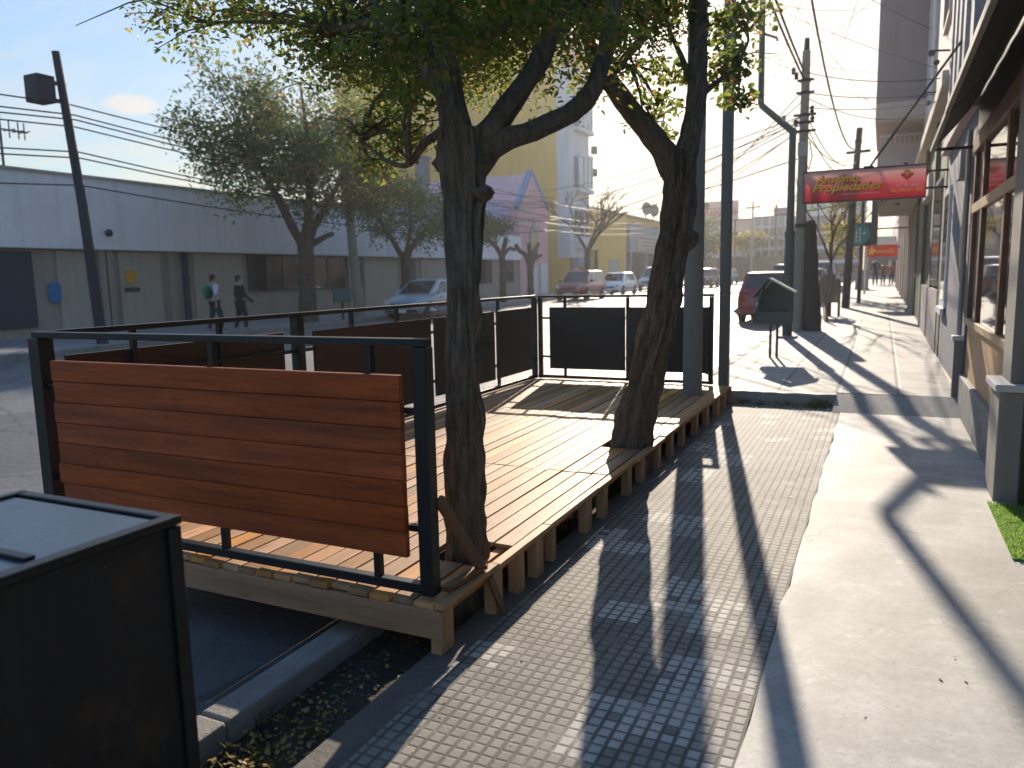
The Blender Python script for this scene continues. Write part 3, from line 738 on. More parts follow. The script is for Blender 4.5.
def far_tree(label, base, trunk, r0, limbs, clumps, nleaf, size, leafmat, cat='tree', name='street_tree', seed=1, group='street trees along the left pavement', fuzz=.75):
    o = thing(name, label, cat, base, group=group)
    rng = random.Random(seed); m = MB(); bx, by, bz = base
    limb(m, [(bx+p[0], by+p[1], bz+p[2], p[3]) for p in trunk], .15, 12, .2, 3, .1)
    ends = []
    for L in limbs:
        limb(m, [(bx+p[0], by+p[1], bz+p[2], p[3]) for p in L], .15, 9, .2, 3, .1)
        ends += [(bx+p[0], by+p[1], bz+p[2]) for p in L[1:]]
    cl = [(bx+c[0], by+c[1], bz+c[2], c[3], c[4] if len(c) > 4 else c[3]**2) for c in clumps]
    if cl: twigs(m, ends, cl, rng, .014, 4)
    m.build('trunk', mt['bark_far'], o, sharp=60)
    if nleaf:
        m = MB(); leafmesh(m, cl, nleaf, size, rng, fuzz); m.build('crown', leafmat, o, fix=False)
    return o
def blob_clumps(cx, cy, cz, rx, ry, rz, n, r, seed, hollow=.4):
    rng = random.Random(seed); out = []
    while len(out) < n:
        u = V3((rng.uniform(-1,1), rng.uniform(-1,1), rng.uniform(-1,1)))
        if u.length > 1 or u.length < hollow: continue
        out.append((cx+u.x*rx, cy+u.y*ry, cz+u.z*rz, r*rng.uniform(.6,1.2)))
    return out
far_tree('large spreading tree in autumn leaf on the far left pavement, beside the two walkers', (-18,21.2,.05),
    [(0,0,-.2,.36),(0,0,1,.3),(0,.05,2.2,.28),(0,.05,2.8,.3)], .3,
    [[(0,0,2.6,.2),(0,-.6,3.3,.16),(0,-1.2,4.2,.12),(0,-2.2,5.4,.06)], [(0,.1,2.6,.2),(0,.5,3.3,.15),(.1,1.2,4.1,.12),(.1,2.4,5.6,.05)], [(0,0,2.7,.18),(.3,0,4,.13),(.3,.1,6,.08),(.2,0,8,.03)], [(0,.1,2.6,.12),(.2,.9,3.0,.1),(.3,1.2,3.1,.08)]],
    blob_clumps(0,.3,5.9,2.3,4.3,2.2,70,.85,5,.15) + [(.2,-4.6,5.4,.7),(.2,-5.0,5.9,.6),(.1,-4.0,4.9,.7),(.2,-3.8,7.2,.6),(.3,-4.4,7.9,.4),(.2,-.4,3.9,.7),(.2,.6,3.7,.6),(.2,2.6,4.2,.8),(.2,4.4,4.6,.9),(.2,5.2,5.2,.9),(.2,3.6,3.8,.7)], 26000, .15, mt['leaf_far'], seed=3)
far_tree('grey-green feathery tree behind the pale blue parked car', (-18,27.4,.1),
    [(0,0,-.2,.24),(0,0,1.2,.2),(0,.1,2.4,.2)], .2,
    [[(0,0,2.2,.14),(0,-.9,3.0,.1),(0,-2.0,4.0,.05)], [(0,.1,2.3,.14),(0,.9,3.0,.1),(0,2.2,3.9,.05)], [(0,0,2.3,.1),(.2,.2,3.4,.07),(.2,.2,4.6,.03)]],
    blob_clumps(0,1.2,4.2,1.7,4.2,1.2,26,.75,8,.2), 8000, .14, mt['leaf_far'], seed=4)
far_tree('tree with dense dark green flat crown and knobbly lopped limbs left of pink gable', (-18,36.6,.2),
    [(0,0,-.2,.2),(0,0,1.4,.17),(0,0,2.5,.17)], .2,
    [[(0,0,2.3,.13),(0,-.8,2.9,.12),(0,-2.2,3.3,.08),(0,-4,3.8,.04)], [(0,0,2.4,.13),(0,.3,2.9,.13),(0,.5,3.3,.12)], [(0,.1,2.4,.1),(0,.9,2.8,.1),(0,1.5,2.75,.1)]],
    blob_clumps(0,-3.0,3.8,1.2,3.0,.75,34,.6,9,.1), 4200, .17, mt['leaf_dark'], seed=5)
far_tree('leafless pollarded tree with fist-like stubs in front of the pink gable', (-18,40.2,.2),
    [(0,0,-.2,.2),(0,0,1.2,.17),(0,0,2.0,.2)], .2,
    [[(0,0,1.8,.14),(0,-.7,2.5,.12),(0,-1.4,2.7,.13),(0,-1.9,3.0,.12)], [(0,0,1.9,.14),(0,.5,2.6,.12),(0,1.2,3.2,.1)], [(0,0,1.9,.14),(0,-.1,2.7,.12),(0,-.15,3.2,.12)], [(0,0,1.8,.1),(0,.7,2.3,.1),(0,1.5,2.5,.1)]], [], 0, 0, None, seed=6)
def bare_tree(label, base, h, spread, seed, group, r=.1, lean=0):
    o = thing('bare_tree', label, 'tree', base, group=group); rng = random.Random(seed); m = MB(); bx, by, bz = base
    def grow(p, d, L, r, k):
        q = p + d*L*.5 + V3((rng.uniform(-.08,.08),)*3)*L; e = q + (d + V3((rng.gauss(0,.15), rng.gauss(0,.15), .08))).normalized()*L*.5
        m.tube([p, q, e], [r, r*.8, r*.62], 6)
        if k <= 0: return
        for _ in range(3 if k > 1 else 4):
            dd = (d + V3((rng.gauss(0,.5)*spread, rng.gauss(0,.5)*spread, rng.uniform(0,.25)))).normalized()
            grow(q.lerp(e, rng.uniform(.3,1)), dd, L*rng.uniform(.55,.8), r*.55, k-1)
    m.tube([(bx,by,bz-.2),(bx,by,bz+h*.15),(bx+lean*.5,by,bz+h*.3),(bx+lean,by+.02,bz+h*.4)], [r*1.2, r, r*.9, r*.85], 9, True, .2, 4)
    top = V3((bx+lean, by, bz+h*.38))
    for k in range(4):
        a = rng.uniform(0, 6.28) + k*1.57
        grow(top, V3((math.cos(a)*spread*.7, math.sin(a)*spread*.7, 1)).normalized(), h*.3, r*.6, 3)
    m.build('trunk', mt['bark_far'], o); return o
bare_tree('large leafless tree with upswept branches behind the red parked car', (-18,49.6,.3), 7.2, 1.05, 12, 'bare street trees', .22)
bare_tree('slim leafless young tree standing inside the wooden guard on the right pavement', (-1.3,23.2,.24), 3.9, .75, 22, 'bare street trees', .05)
far_tree('tree with yellowing leaves by the leaning pole on the right pavement', (-1.35,36.5,.33),
    [(0,0,-.2,.13),(0,0,1.2,.1),(0,0,2.2,.09)], .1, [[(0,0,2,.07),(.1,-.4,3,.05),(.1,-.5,4,.02)], [(0,0,2,.07),(-.2,.4,3,.05),(-.2,.5,4.2,.02)]],
    blob_clumps(0,0,3.2,.8,1.3,1.5,18,.5,19,.2), 1300, .16, mt['leaf_yel'], seed=8, group=None)
far_tree('distant bushy green tree glimpsed between the concrete post and the square steel post', (-17.6,84,.5),
    [(0,0,-.2,.25),(0,0,1.4,.2),(0,0,2.6,.2)], .2, [[(0,0,2.4,.14),(.3,-.8,4,.1),(.3,-.8,6,.04)], [(0,0,2.4,.14),(-.3,.8,4,.1),(-.3,.9,6,.04)]],
    blob_clumps(0,0,4.8,2.4,2.6,2.6,28,1.0,20,.2), 2600, .3, mt['leaf_dark'], seed=9)

# ------------------------------------------------------------------ metal container in the foreground
co = thing('metal_container', 'black rusty metal box with rimmed flat top before the red wood panel', 'container', (-2.0,.9,-.1))
cx0, cx1, cy0, cy1 = -2.31, -1.665, .16, 1.385
m = MB(); m.box(cx0, cx1, cy0, cy1, .0, .868); m.build('body', mt['dump'], co, bevel=.004)
for a, b_, c, d in ((cx1-.004,cx1+.012,cy1-.03,cy1+.010),(cx0-.012,cx0+.02,cy1-.03,cy1+.012),(cx1-.004,cx1+.012,cy0-.012,cy0+.03)):
    MB().box(a, b_, c, d, -.02, .866).build('corner_angle', mt['dump'], co, bevel=.003)
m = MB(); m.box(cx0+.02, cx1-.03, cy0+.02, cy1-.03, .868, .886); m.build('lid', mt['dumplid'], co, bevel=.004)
m = MB()
m.box(cx1-.028, cx1+.014, cy0-.01, cy1+.012, .870, .894); m.box(cx0-.012, cx0+.018, cy0-.01, cy1+.012, .870, .894)
m.box(cx0+.02, cx1-.03, cy1-.022, cy1+.012, .8705, .8935)
m.build('rim', mt['dump'], co, bevel=.004)
m = MB(); m.box(cx0+.03, cx1-.05, 1.02, 1.045, .886, .896); m.bar((cx0+.1,1.0,.892),(cx1-.2,1.0,.892),.012,.012); m.build('lid_seam', mt['dump'], co, bevel=.002)
MB().box(cx1+.0005, cx1+.004, .775, .783, .0, .866).build('seam', mt['black'], co)
MB().box(cx1+.0005, cx1+.022, .70, .76, .52, .60).build('latch', mt['galv'], co, bevel=.003)
m = MB(); m.tube([(cx1+.02,.72,.56),(cx1+.034,.715,.53),(cx1+.034,.74,.49),(cx1+.02,.745,.53)], .005, 8); m.build('padlock_shackle', mt['galv'], co)
for lx in (cx0+.06, cx1-.06):
    for ly in (cy0+.06, cy1-.06): MB().box(lx-.03, lx+.03, ly-.03, ly+.03, -.13, .0).build('foot', mt['dump'], co)

# turf mat in front of the entrance
tm = MB(); random.seed(8)
v = [(.66,4.55,.007),(1.5,4.50,.007),(1.5,5.58,.007),(.665,5.56,.007)]
tm.box(.665, 1.5, 4.52, 5.57, .006, .014)
for _ in range(9000):
    x, y = random.uniform(.66,1.3), random.uniform(4.51,5.575); a = random.uniform(0,6.28); h = random.uniform(.012,.026)
    dx, dy = math.cos(a)*.0022, math.sin(a)*.0022
    tm.add([(x-dx,y-dy,.013),(x+dx,y+dy,.013),(x+random.uniform(-.009,.009),y+random.uniform(-.009,.009),.013+h)], [(0,1,2)])
mo = thing('door_mat', 'bright green artificial turf mat on the cement by the black doorway', 'mat', (1.0,5.0,0))
tm.build('turf', mt['turf'], mo, fix=False)

# weeds, fallen leaves, pebbles: uncountable litter
m = MB(); rng = random.Random(5)
def tuft(m, x, y, z, h, k, rng, spread=.05):
    for _ in range(k):
        a = rng.uniform(0,6.28); L = h*rng.uniform(.5,1.1); w_ = .003
        d = V3((math.cos(a)*rng.uniform(.1,.8), math.sin(a)*rng.uniform(.1,.8), 1)).normalized()
        p = V3((x+rng.gauss(0,spread), y+rng.gauss(0,spread), z)); s = V3((-math.sin(a), math.cos(a), 0))*w_
        m.add([p-s, p+s, p+d*L*.6+s*.8, p+d*L+V3((math.cos(a),math.sin(a),0))*L*.2, p+d*L*.6-s*.8], [(0,1,2,3,4)])
for x, y, k, h in ((-.62,9.0,60,.09),(-.55,9.02,60,.12),(-.95,9.02,40,.07),(-1.2,9.0,40,.06),(-1.4,9.0,40,.08),(-.72,8.97,30,.06),(-1.9,1.55,50,.08),(-1.8,1.75,40,.06),(-1.72,2.0,30,.05),(-1.95,2.0,20,.07),(-1.6,9.0,40,.1)):
    tuft(m, x, y, -.09 if x < -1.59 else .0, h, k, rng, .05)
tag(m.build('weeds', mt['grass'], fix=False), 'thin green weeds sprouting in the broken kerb and the soil strip', 'weeds', kind='stuff')
m = MB()
for _ in range(900):
    x = -1.79 + rng.gauss(0,.09) if rng.random() < .75 else rng.uniform(-1.97,-1.6)
    y = abs(rng.gauss(0,.42)) + 1.25 if rng.random() < .8 else rng.uniform(1.2, 8.9)
    if not -1.98 < x < -1.6: continue
    a = rng.uniform(0,6.28); L = rng.uniform(.012,.032); z = -.085 + rng.uniform(0,.035)
    d = V3((math.cos(a), math.sin(a), rng.uniform(-.4,.4)))*L; s = V3((-math.sin(a), math.cos(a), rng.uniform(-.5,.5)))*L*.35
    p = V3((x,y,z)); m.add([p, p+d*.5+s, p+d, p+d*.5-s], [(0,1,2,3)])
for _ in range(120):
    x, y = rng.uniform(-1.4,.7), rng.uniform(1.2,8.9)
    if rng.random() < .5: x = -1.4 + abs(rng.gauss(0,.12))
    a = rng.uniform(0,6.28); L = rng.uniform(.008,.02); p = V3((x,y,.008))
    d = V3((math.cos(a), math.sin(a), rng.uniform(0,.4)))*L; s = V3((-math.sin(a), math.cos(a), 0))*L*.35
    m.add([p, p+d*.5+s, p+d, p+d*.5-s], [(0,1,2,3)])
tag(m.build('fallen_leaves', mt['dryleaf'], fix=False), 'small dry leaves littering the soil strip and pavement', 'leaf litter', kind='stuff')
m = MB()
for _ in range(700):
    x, y = rng.uniform(-1.98,-1.6), rng.uniform(.9,8.9); r = rng.uniform(.004,.013)
    m.ball((x,y,-.09+.03*noise.noise(V3((x*5,y*5,0)))+r*.3), (r*rng.uniform(.8,1.3), r, r*.7), 3)
tag(m.build('pebbles', mt['cement_dark'], fix=False), 'loose gravel and clods lying in the soil strip', 'gravel', kind='stuff')

# ------------------------------------------------------------------ poles and street furniture
o = thing('concrete_post', 'round grey concrete post standing through the deck corner behind the leaning tree', 'post', (-1.78,8.13,-.1))
MB().tube([(-1.78,8.13,-.2),(-1.775,8.13,1.5),(-1.765,8.13,4),(-1.75,8.13,9)], [.103,.1,.095,.08], 24).build('shaft', mt['concpole'], o)
MB().tube([(-1.765,8.13,3.9),(-1.765,8.13,3.96)], .102, 20).build('band', mt['galv'], o)
o = thing('steel_post', 'square grey-green steel post at the far right corner of the deck', 'post', (-1.60,8.93,0))
MB().box(-1.655,-1.545,8.91,9.02,-.1,4.7).build('shaft', mt['greysteel'], o, bevel=.006)
MB().box(-1.68,-1.52,8.905,9.03,.0,.02).build('base_plate', mt['greysteel'], o)
MB().box(-1.665,-1.535,8.9,9.03,4.7,4.72).build('cap', mt['greysteel'], o)
o = thing('street_lamp', 'dark green steel lamp post with a sideways kink in its shaft behind the litter bin', 'street lamp', (-1.66,16.1,.19))
MB().tube([(-1.66,16.1,.1),(-1.66,16.1,2.2)], [.095,.09], 16).build('shaft', mt['polegreen'], o)
MB().tube([(-1.66,16.1,2.2),(-1.66,16.1,4.1),(-1.68,16.1,4.16),(-2.24,16.1,4.68),(-2.26,16.1,4.74),(-2.28,16.1,8.5)], [.07,.068,.066,.06,.06,.05], 14).build('upper_shaft', mt['polegreen'], o)
MB().tube([(-1.66,16.1,2.16),(-1.66,16.1,2.26)], .1, 16).build('collar', mt['polegreen'], o)
MB().box(-1.85,-1.47,15.92,16.28,.13,.235).build('base', mt['kerb'], o, bevel=.02)
m = MB(); m.tube([(-1.83,16.08,4.33),(-1.83,16.06,4.45)], .04, 10); m.tube([(-2.22,16.1,6.0),(-2.0,16.1,5.9),(-1.98,16.1,5.84)], .025, 8); m.build('bracket', mt['galv'], o)
MB().tube([(-2.28,16.1,8.5),(-2.6,16.1,8.7),(-4.2,16.1,8.85)], [.055,.05,.045], 10).build('arm', mt['polegreen'], o)
MB().ball((-4.5,16.1,8.83), (.4,.14,.09), 8).build('lamp_head', mt['galv'], o)

o = thing('utility_pole', 'pale concrete utility pole crowded with cable hardware, left of the red sign', 'utility pole', (-1.64,17.92,.2))
MB().tube([(-1.64,17.92,.1),(-1.63,17.92,3),(-1.62,17.92,6.05)], [.125,.105,.08], 18).build('shaft', mt['concpole'], o)
MB().tube([(-1.62,17.92,6.05),(-1.615,17.92,6.3)], [.06,.05], 12).build('cap', mt['polewood'], o)
MB().box(-1.73,-1.52,17.80,17.83,3.9,4.2).build('meter_box', mt['galv'], o, bevel=.01)
m = MB()
for z, w_ in ((5.45,.22),(5.2,.24),(4.75,.3),(4.6,.24),(4.42,.3)):
    m.tube([(-1.625,17.92,z-.03),(-1.625,17.92,z+.03)], .11, 14); m.bar((-1.625-w_*.7,17.85,z),(-1.625+w_*.8,17.85,z),.03,.05)
m.build('clamp', mt['cable'], o)
for k, (x, z) in enumerate(((-1.80,5.55),(-1.86,5.66),(-1.47,4.85),(-1.46,4.65),(-1.79,4.6),(-1.80,4.42))):
    MB().lathe((x,17.84,z), (0,0,1), [(-.07,.03),(-.05,.05),(-.01,.03),(.01,.05),(.05,.035),(.07,.02)], 10).build('insulator', mt['polewood'], o)
m = MB(); m.tube([(-1.50,17.86,4.2),(-1.44,17.86,3.9),(-1.5,17.86,3.62),(-1.56,17.86,3.75)], .012, 6); m.build('drop_wire', mt['cable'], o)
m = MB(); m.tube([(-1.63,17.92,2.42),(-1.63,17.92,2.5)], .125, 16); m.build('strap', mt['cable'], o)
o = thing('tree_stump', 'tall dark lopped trunk tapering upward beside the pale utility pole', 'tree stump', (-1.36,17.98,.2))
m = MB(); limb(m, [(-1.33,17.96,.1,.2),(-1.35,17.97,.6,.175),(-1.40,17.98,1.4,.15),(-1.44,17.98,2.1,.135),(-1.46,17.98,2.56,.12)], .08, 18, .12, 5, .14)
m.build('trunk', mt['polewood'], o, sharp=60)

# litter bin with sloping roof on two legs
o = thing('litter_bin', 'dark teal litter bin with a pale sloping roof plate on two thin legs', 'litter bin', (-1.50,12.6,.165))
bx, by, bz = -1.50, 12.6, .165
for s in (-.045, .055): MB().box(bx+s-.018, bx+s+.018, by-.02, by+.02, bz-.05, bz+.62).build('leg', mt['binteal'], o)
m = MB()
prof = [(bx-.27,bz+.56),(bx+.27,bz+.56),(bx+.27,bz+1.02),(bx-.03,bz+1.2),(bx-.27,bz+.95)]
m.prism([(p,q) for p, q in prof], 'y', by+.13, by+.15)
m.build('back_panel', mt['binteal'], o)
m = MB(); m.prism([(bx-.27,bz+.56),(bx+.27,bz+.56),(bx+.27,bz+.72),(bx-.27,bz+.72)], 'y', by-.15, by-.135)
m.prism([(bx-.29,bz+.56),(bx-.27,bz+.56),(bx-.15,bz+1.1),(bx-.17,bz+1.12)], 'y', by-.15, by+.15)
m.build('front_panel', mt['binteal'], o)
m = MB(); m.box(bx-.27, bx+.27, by-.13, by+.13, bz+.55, bz+.565)
for k in range(14):
    x = bx-.26+.04*k; m.bar((x,by-.145,bz+.72),(x,by-.145,bz+.98),.007,.007)
for k in range(4): m.bar((bx-.27,by-.145,bz+.76+k*.06),(bx+.27,by-.145,bz+.76+k*.06),.006,.006)
m.build('mesh_basket', mt['binteal'], o)
m = MB(); m.prism([(bx-.07,bz+1.215),(bx+.31,bz+1.0),(bx+.32,bz+1.022),(bx-.06,bz+1.24)], 'y', by-.18, by+.18); m.build('roof', mt['binlid'], o, bevel=.003)
m = MB(); m.prism([(bx-.07,bz+1.215),(bx-.06,bz+1.24),(bx-.31,bz+.95),(bx-.29,bz+.94)], 'y', by-.18, by+.18); m.build('roof', mt['binteal'], o)
m = MB(); m.box(bx-.2, bx+.2, by-.1, by+.1, bz+.566, bz+.74); m.build('liner', mt['black'], o)

mt['planks'] = M_wood('old_guard_planks', (.24,.17,.12), 'z', .8, .3, .4)
o = thing('tree_guard', 'pointed brown plank guard round the bare young tree on the right pavement', 'tree guard', (-1.3,23.0,.24))
m = MB(); gx_, gy_ = -1.3, 22.85
for k in range(5):
    x0 = gx_-.28+.112*k; h0 = 1.32-abs(k-2)*.13
    m.prism([(x0,.24+.38),(x0+.108,.24+.38),(x0+.108,.24+h0-(.05 if k>=2 else -.0)-.05),(x0+.054,.24+h0+(.03 if k==2 else 0)),(x0,.24+h0-(.05 if k<=2 else 0)-.05)], 'y', gy_, gy_+.025)
m.build('plank_front', mt['planks'], o)
for dx in (-.25,.25):
    for dy in (0,.5): MB().bar((gx_+dx,gy_+.04+dy,.12),(gx_+dx,gy_+.04+dy,1.2),.045).build('post', mt['planks'], o)
m = MB()
for z in (.7,1.1):
    for dx in (-.25,.25): m.bar((gx_+dx,gy_+.06,.24+z-.2),(gx_+dx,gy_+.54,.24+z-.2),.03,.07)
m.build('side_rail', mt['planks'], o)
MB().tube([(-1.22,20.9,.1),(-1.24,20.95,.6),(-1.26,20.95,1.25)], [.035,.03,.025], 8)
o = thing('wooden_stake', 'short leaning brown stake in the pavement in front of the plank guard', 'stake', (-1.2,20.9,.2))
m = MB(); m.tube([(-1.20,20.9,.1),(-1.24,20.92,.5),(-1.28,20.95,.95)], [.04,.033,.028], 8); m.build('shaft', mt['planks'], o)
MB().tube([(-1.27,21.0,.15),(-1.31,20.97,.6)], [.016,.014], 6).build('prop', mt['planks'], o)
o = thing('utility_pole', 'leaning weathered timber utility pole rising behind the round green sign', 'utility pole', (-1.06,27.6,.27))
MB().tube([(-1.06,27.6,.1),(-.98,27.6,3),(-.84,27.6,5.95)], [.13,.115,.09], 14).build('shaft', mt['polewood'], o)
m = MB(); m.bar((-1.2,27.55,5.2),(-.5,27.55,5.22),.06,.08); m.tube([(-.86,27.6,5.5),(-.86,27.6,5.58)], .11, 12); m.build('bracket', mt['cable'], o)
o = thing('utility_pole', 'thin second pole close behind the leaning timber pole', 'utility pole', (-.75,31,.3))
MB().tube([(-.75,31,.1),(-.72,31,4.2)], [.07,.055], 10).build('shaft', mt['polewood'], o)
MB().tube([(-.72,31,4.2),(-.72,31,4.26)], .065, 10).build('cap', mt['cable'], o)
o = thing('utility_cabinet', 'grey upright service cabinet on the far pavement edge near three walkers', 'cabinet', (-1.0,47,.4))
MB().box(-1.35,-.68,47,47.4,.48,1.45).build('body', mt['galv'], o, bevel=.02)
MB().box(-1.37,-.66,46.98,47.42,1.45,1.5).build('roof', mt['galv'], o); MB().box(-1.38,-.65,46.97,47.43,.3,.48).build('base', mt['kerb'], o)

# left leaning pole with a box, second pale pole
mt['pole_dark'] = M_plain('dark_timber_pole', (.035,.033,.04), .8, .25, 3, bmp=.4, stretch=(8,8,1))
o = thing('utility_pole', 'dark leaning timber pole carrying a box near its top before the low building', 'utility pole', (-17.9,13.1,.05))
MB().tube([(-17.86,13.15,-.1),(-17.93,13.0,3.5),(-18.02,12.75,7.05)], [.14,.115,.09], 14).build('shaft', mt['pole_dark'], o)
MB().box(-18.35,-17.85,12.1,12.55,5.8,6.42).build('equipment_box', mt['pole_dark'], o, bevel=.03)
m = MB(); m.bar((-18.0,12.5,5.9),(-18.0,12.9,5.9),.08); m.bar((-18.0,12.5,6.3),(-18.0,12.9,6.3),.08); m.build('bracket', mt['cable'], o)
o = thing('utility_pole', 'pale concrete pole leaning slightly between the two leafy trees on the left pavement', 'utility pole', (-17.9,23.9,.1))
MB().tube([(-17.9,24.0,-.1),(-17.98,23.85,3),(-18.05,23.6,7.2)], [.2,.17,.13], 14).build('shaft', mt['concpole'], o)
MB().tube([(-18.05,23.62,6.9),(-18.05,23.62,7.0)], .16, 12).build('band', mt['cable'], o)
mt['greensign'] = M_plain('faded_green_sign', (.03,.09,.085), .6, .2, 5)
o = thing('low_sign', 'small faded green board on a post beside the big tree on the left pavement', 'sign', (-17.6,21.9,.1))
MB().bar((-17.6,22.6,.05),(-17.6,22.6,.75),.06).build('post', mt['pole_dark'], o); MB().box(-17.62,-17.56,22.1,23.1,.72,1.2).build('board', mt['greensign'], o, bevel=.01)

# ------------------------------------------------------------------ overhead cables
def cable(a, b, sag, label, r=.012, n=14):
    a, b = V3(a), V3(b); pts = []
    for i in range(n+1):
        u = i/n; p = a.lerp(b, u); p.z -= sag*4*u*(1-u); pts.append(p)
    o = MB().tube(pts, r, 5).build('overhead_cable', mt['cable'])
    return tag(o, label, 'cable', 'overhead cables')
LB = 'thin black cable of the bundle strung along the left pavement past the leaning box pole'
for z, x, sg in ((5.62,-17.9,.5),(5.5,-17.85,.55),(5.35,-17.95,.5),(4.75,-17.9,.6),(4.6,-17.85,.55),(3.95,-17.9,.5),(5.9,-18.1,.4)):
    cable((x,-14,z),(x,13,z),sg,LB,.018); cable((x,13,z),(x,44,z+.3),sg*1.2,LB,.018)
LC = 'thin cable of the fan from the pale utility pole across the street'
for k, (z, dst) in enumerate(((4.72,(-17.9,40,6.2)),(4.7,(-18,46,5.8)),(4.66,(-18,52,6.0)),(4.6,(-17.9,36,4.9)),(4.55,(-18,43,4.7)),(4.45,(-18,60,5.5)),(4.42,(-18,50,4.6)),(5.0,(-17.9,66,7.4)),(5.2,(-17.9,72,8.0)))):
    cable((-1.7,17.85,z), dst, .35+.05*k, LC, .011)
LD = 'cable hanging from the pale utility pole to the house fronts on the right'
for z, dst, sg in ((5.6,(.9,16.5,4.9),.12),(5.2,(.9,15.0,4.35),.1),(4.9,(.9,14.2,4.1),.1),(5.1,(.95,24,5.6),.3)): cable((-1.6,17.85,z), dst, sg, LD, .009)
LE = 'cable running along the right pavement from the pale utility pole to the leaning timber pole'
for z, z2, sg in ((4.8,4.9,.5),(4.6,4.7,.55),(4.4,5.2,.45)): cable((-1.6,17.9,z),(-.9,27.5,z2),sg,LE,.012)
LF = 'cable coming from above the camera down to the pale utility pole'
for a, z in (((-2.29,9,7.9),5.65),((-2.33,8,7.6),5.5)): cable(a, (-1.66,17.9,z), .25, LF, .022)
cable((-1.15,8,6.5),(-.92,27.5,5.3),1.1,'heavier black cable sweeping over the pavement towards the leaning timber pole',.018)
LG = 'fine cable crossing the sky between the kinked lamp post and the balcony house'
for a, b_ in (((-2.3,16.1,7.9),(.9,20,6.6)),((-4,24,9.5),(.9,19,5.6)),((-3.4,22,10),(-.3,25.1,5.9)),((-6,26,9),(-.35,25.05,7.0)),((-2.3,16.1,6.6),(-.36,25.05,8.8)),((-.4,20,7.5),(-5,34,9)),((-.3,14,6.5),(-3,40,9)),((-5,20,8),(-.38,25,6.2)),((-1.2,15,7),(-6,40,8))): cable(a, b_, .15, LG, .006)
LH = 'long cable crossing the street low above the distant roofs'
for a, b_ in (((-1.6,17.9,3.9),(-21.5,44,4.2)),((-1.0,27.6,4.4),(-21.5,70,5.5)),((-1.0,27.6,3.6),(-21.5,62,5.6)),((-21.8,33,5.6),(-2.3,60,6))): cable(a, b_, .4, LH, .014)
LI = 'cable strung high in front of the yellow side wall'
for z, y0 in ((6.2,30),(5.4,31),(5.0,29),(4.6,30)): cable((-18,y0,z),(-17.9,62,z+.2),.5,LI,.02)

# ------------------------------------------------------------------ building materials
def stucco(name, col, **k):
    m = M_plain(name, col, k.get('rough',.85), k.get('var',.14), k.get('scale',.7), bmp=.25, bscale=45, dirt=k.get('dirt',.3))
    t = m.node_tree; b = t.nodes['Principled BSDF']; base = b.inputs['Base Color'].links[0].from_socket
    st = ramp(t, nz(t, coords(t, (3.5,3.5,.22)), 1.0, 7, .7), .5, .78)
    c = mixc(t, mth(t, 'MULTIPLY', st, .45), base, sc(col, .5))
    t.links.new(c, b.inputs['Base Color']); return m
mt['whiteband'] = stucco('pale_rendered_band', (.84,.80,.77))
mt['tanwall'] = stucco('tan_concrete', (.36,.31,.25), dirt=.4)
mt['tanlight'] = stucco('tan_panel', (.44,.385,.31))
mt['slate'] = M_plain('dark_roller_door', (.05,.055,.07), .6, .2, 1)
mt['win'] = M_glass('dark_window', (.02,.024,.03), .06)
mt['winblue'] = M_glass('sky_window', (.13,.22,.27), .08)
mt['frame'] = M_plain('window_frame_paint', (.5,.5,.5), .5, .1, 4)
mt['purple'] = stucco('lilac_render', (.40,.38,.56))
mt['pink'] = stucco('pink_render', (.70,.40,.40))
mt['bluecop'] = stucco('blue_coping', (.22,.27,.42))
mt['yellow'] = stucco('ochre_yellow_render', (.74,.48,.14), dirt=.15)
mt['yellow2'] = stucco('warm_yellow_render', (.78,.47,.11), dirt=.15)
mt['white'] = stucco('white_render', (.66,.64,.63))
mt['orange'] = stucco('orange_brick_paint', (.45,.2,.09))
mt['roof'] = stucco('flat_roof', (.2,.19,.18))
mt['greywall'] = stucco('blue_grey_render', (.27,.275,.31))
mt['greywall2'] = stucco('slate_grey_render', (.15,.155,.185))
mt['olive'] = stucco('olive_green_render', (.12,.118,.07))
mt['olive2'] = M_plain('dark_green_door', (.025,.035,.025), .5, .2, 2)
mt['beige'] = stucco('beige_render', (.58,.47,.38))
mt['beige2'] = stucco('rosy_beige_render', (.56,.44,.40))
mt['mauve'] = stucco('mauve_grey_render', (.27,.23,.235))
mt['cream'] = stucco('cream_canopy', (.66,.58,.46))
mt['plinth'] = M_ground('plinth_cement', (.20,.19,.18), (.36,.345,.32), 3.5, .8, .5, spots=((.08,.08,.075), 4, .6))
mt['brownwood'] = M_wood('brown_window_timber', (.19,.075,.035), 'z', .5, .3, .3)
mt['lightwood'] = M_wood('pale_timber', (.52,.33,.17), 'y', .6, .22, .3)
mt['ply'] = M_wood('plywood_panel', (.44,.255,.11), 'z', .6, .16, .2, .6)
mt['darkwall'] = M_plain('black_tile_and_pier_shade', (.018,.017,.017), .35, .3, 5)  # black wall; also carries the shade of the pier's near face
mt['pier'] = stucco('pale_pier', (.27,.25,.225))
mt['awn'] = M_plain('dark_canvas', (.028,.028,.022), .8, .25, 5, bmp=.4, bscale=200)
mt['awnedge'] = M_plain('worn_canvas_edge', (.2,.19,.16), .8, .2, 6)
mt['ochrepipe'] = M_plain('yellow_conduit', (.55,.4,.14), .5, .15, 6)
mt['white_metal'] = M_plain('white_metal', (.7,.69,.68), .5, .08, 4)
mt['shopbox'] = M_plain('shop_dark', (.035,.03,.03), .7, .3, 1.5)
mt['fence'] = M_wood('brown_fence', (.16,.12,.095), 'z', .8, .3, .3)

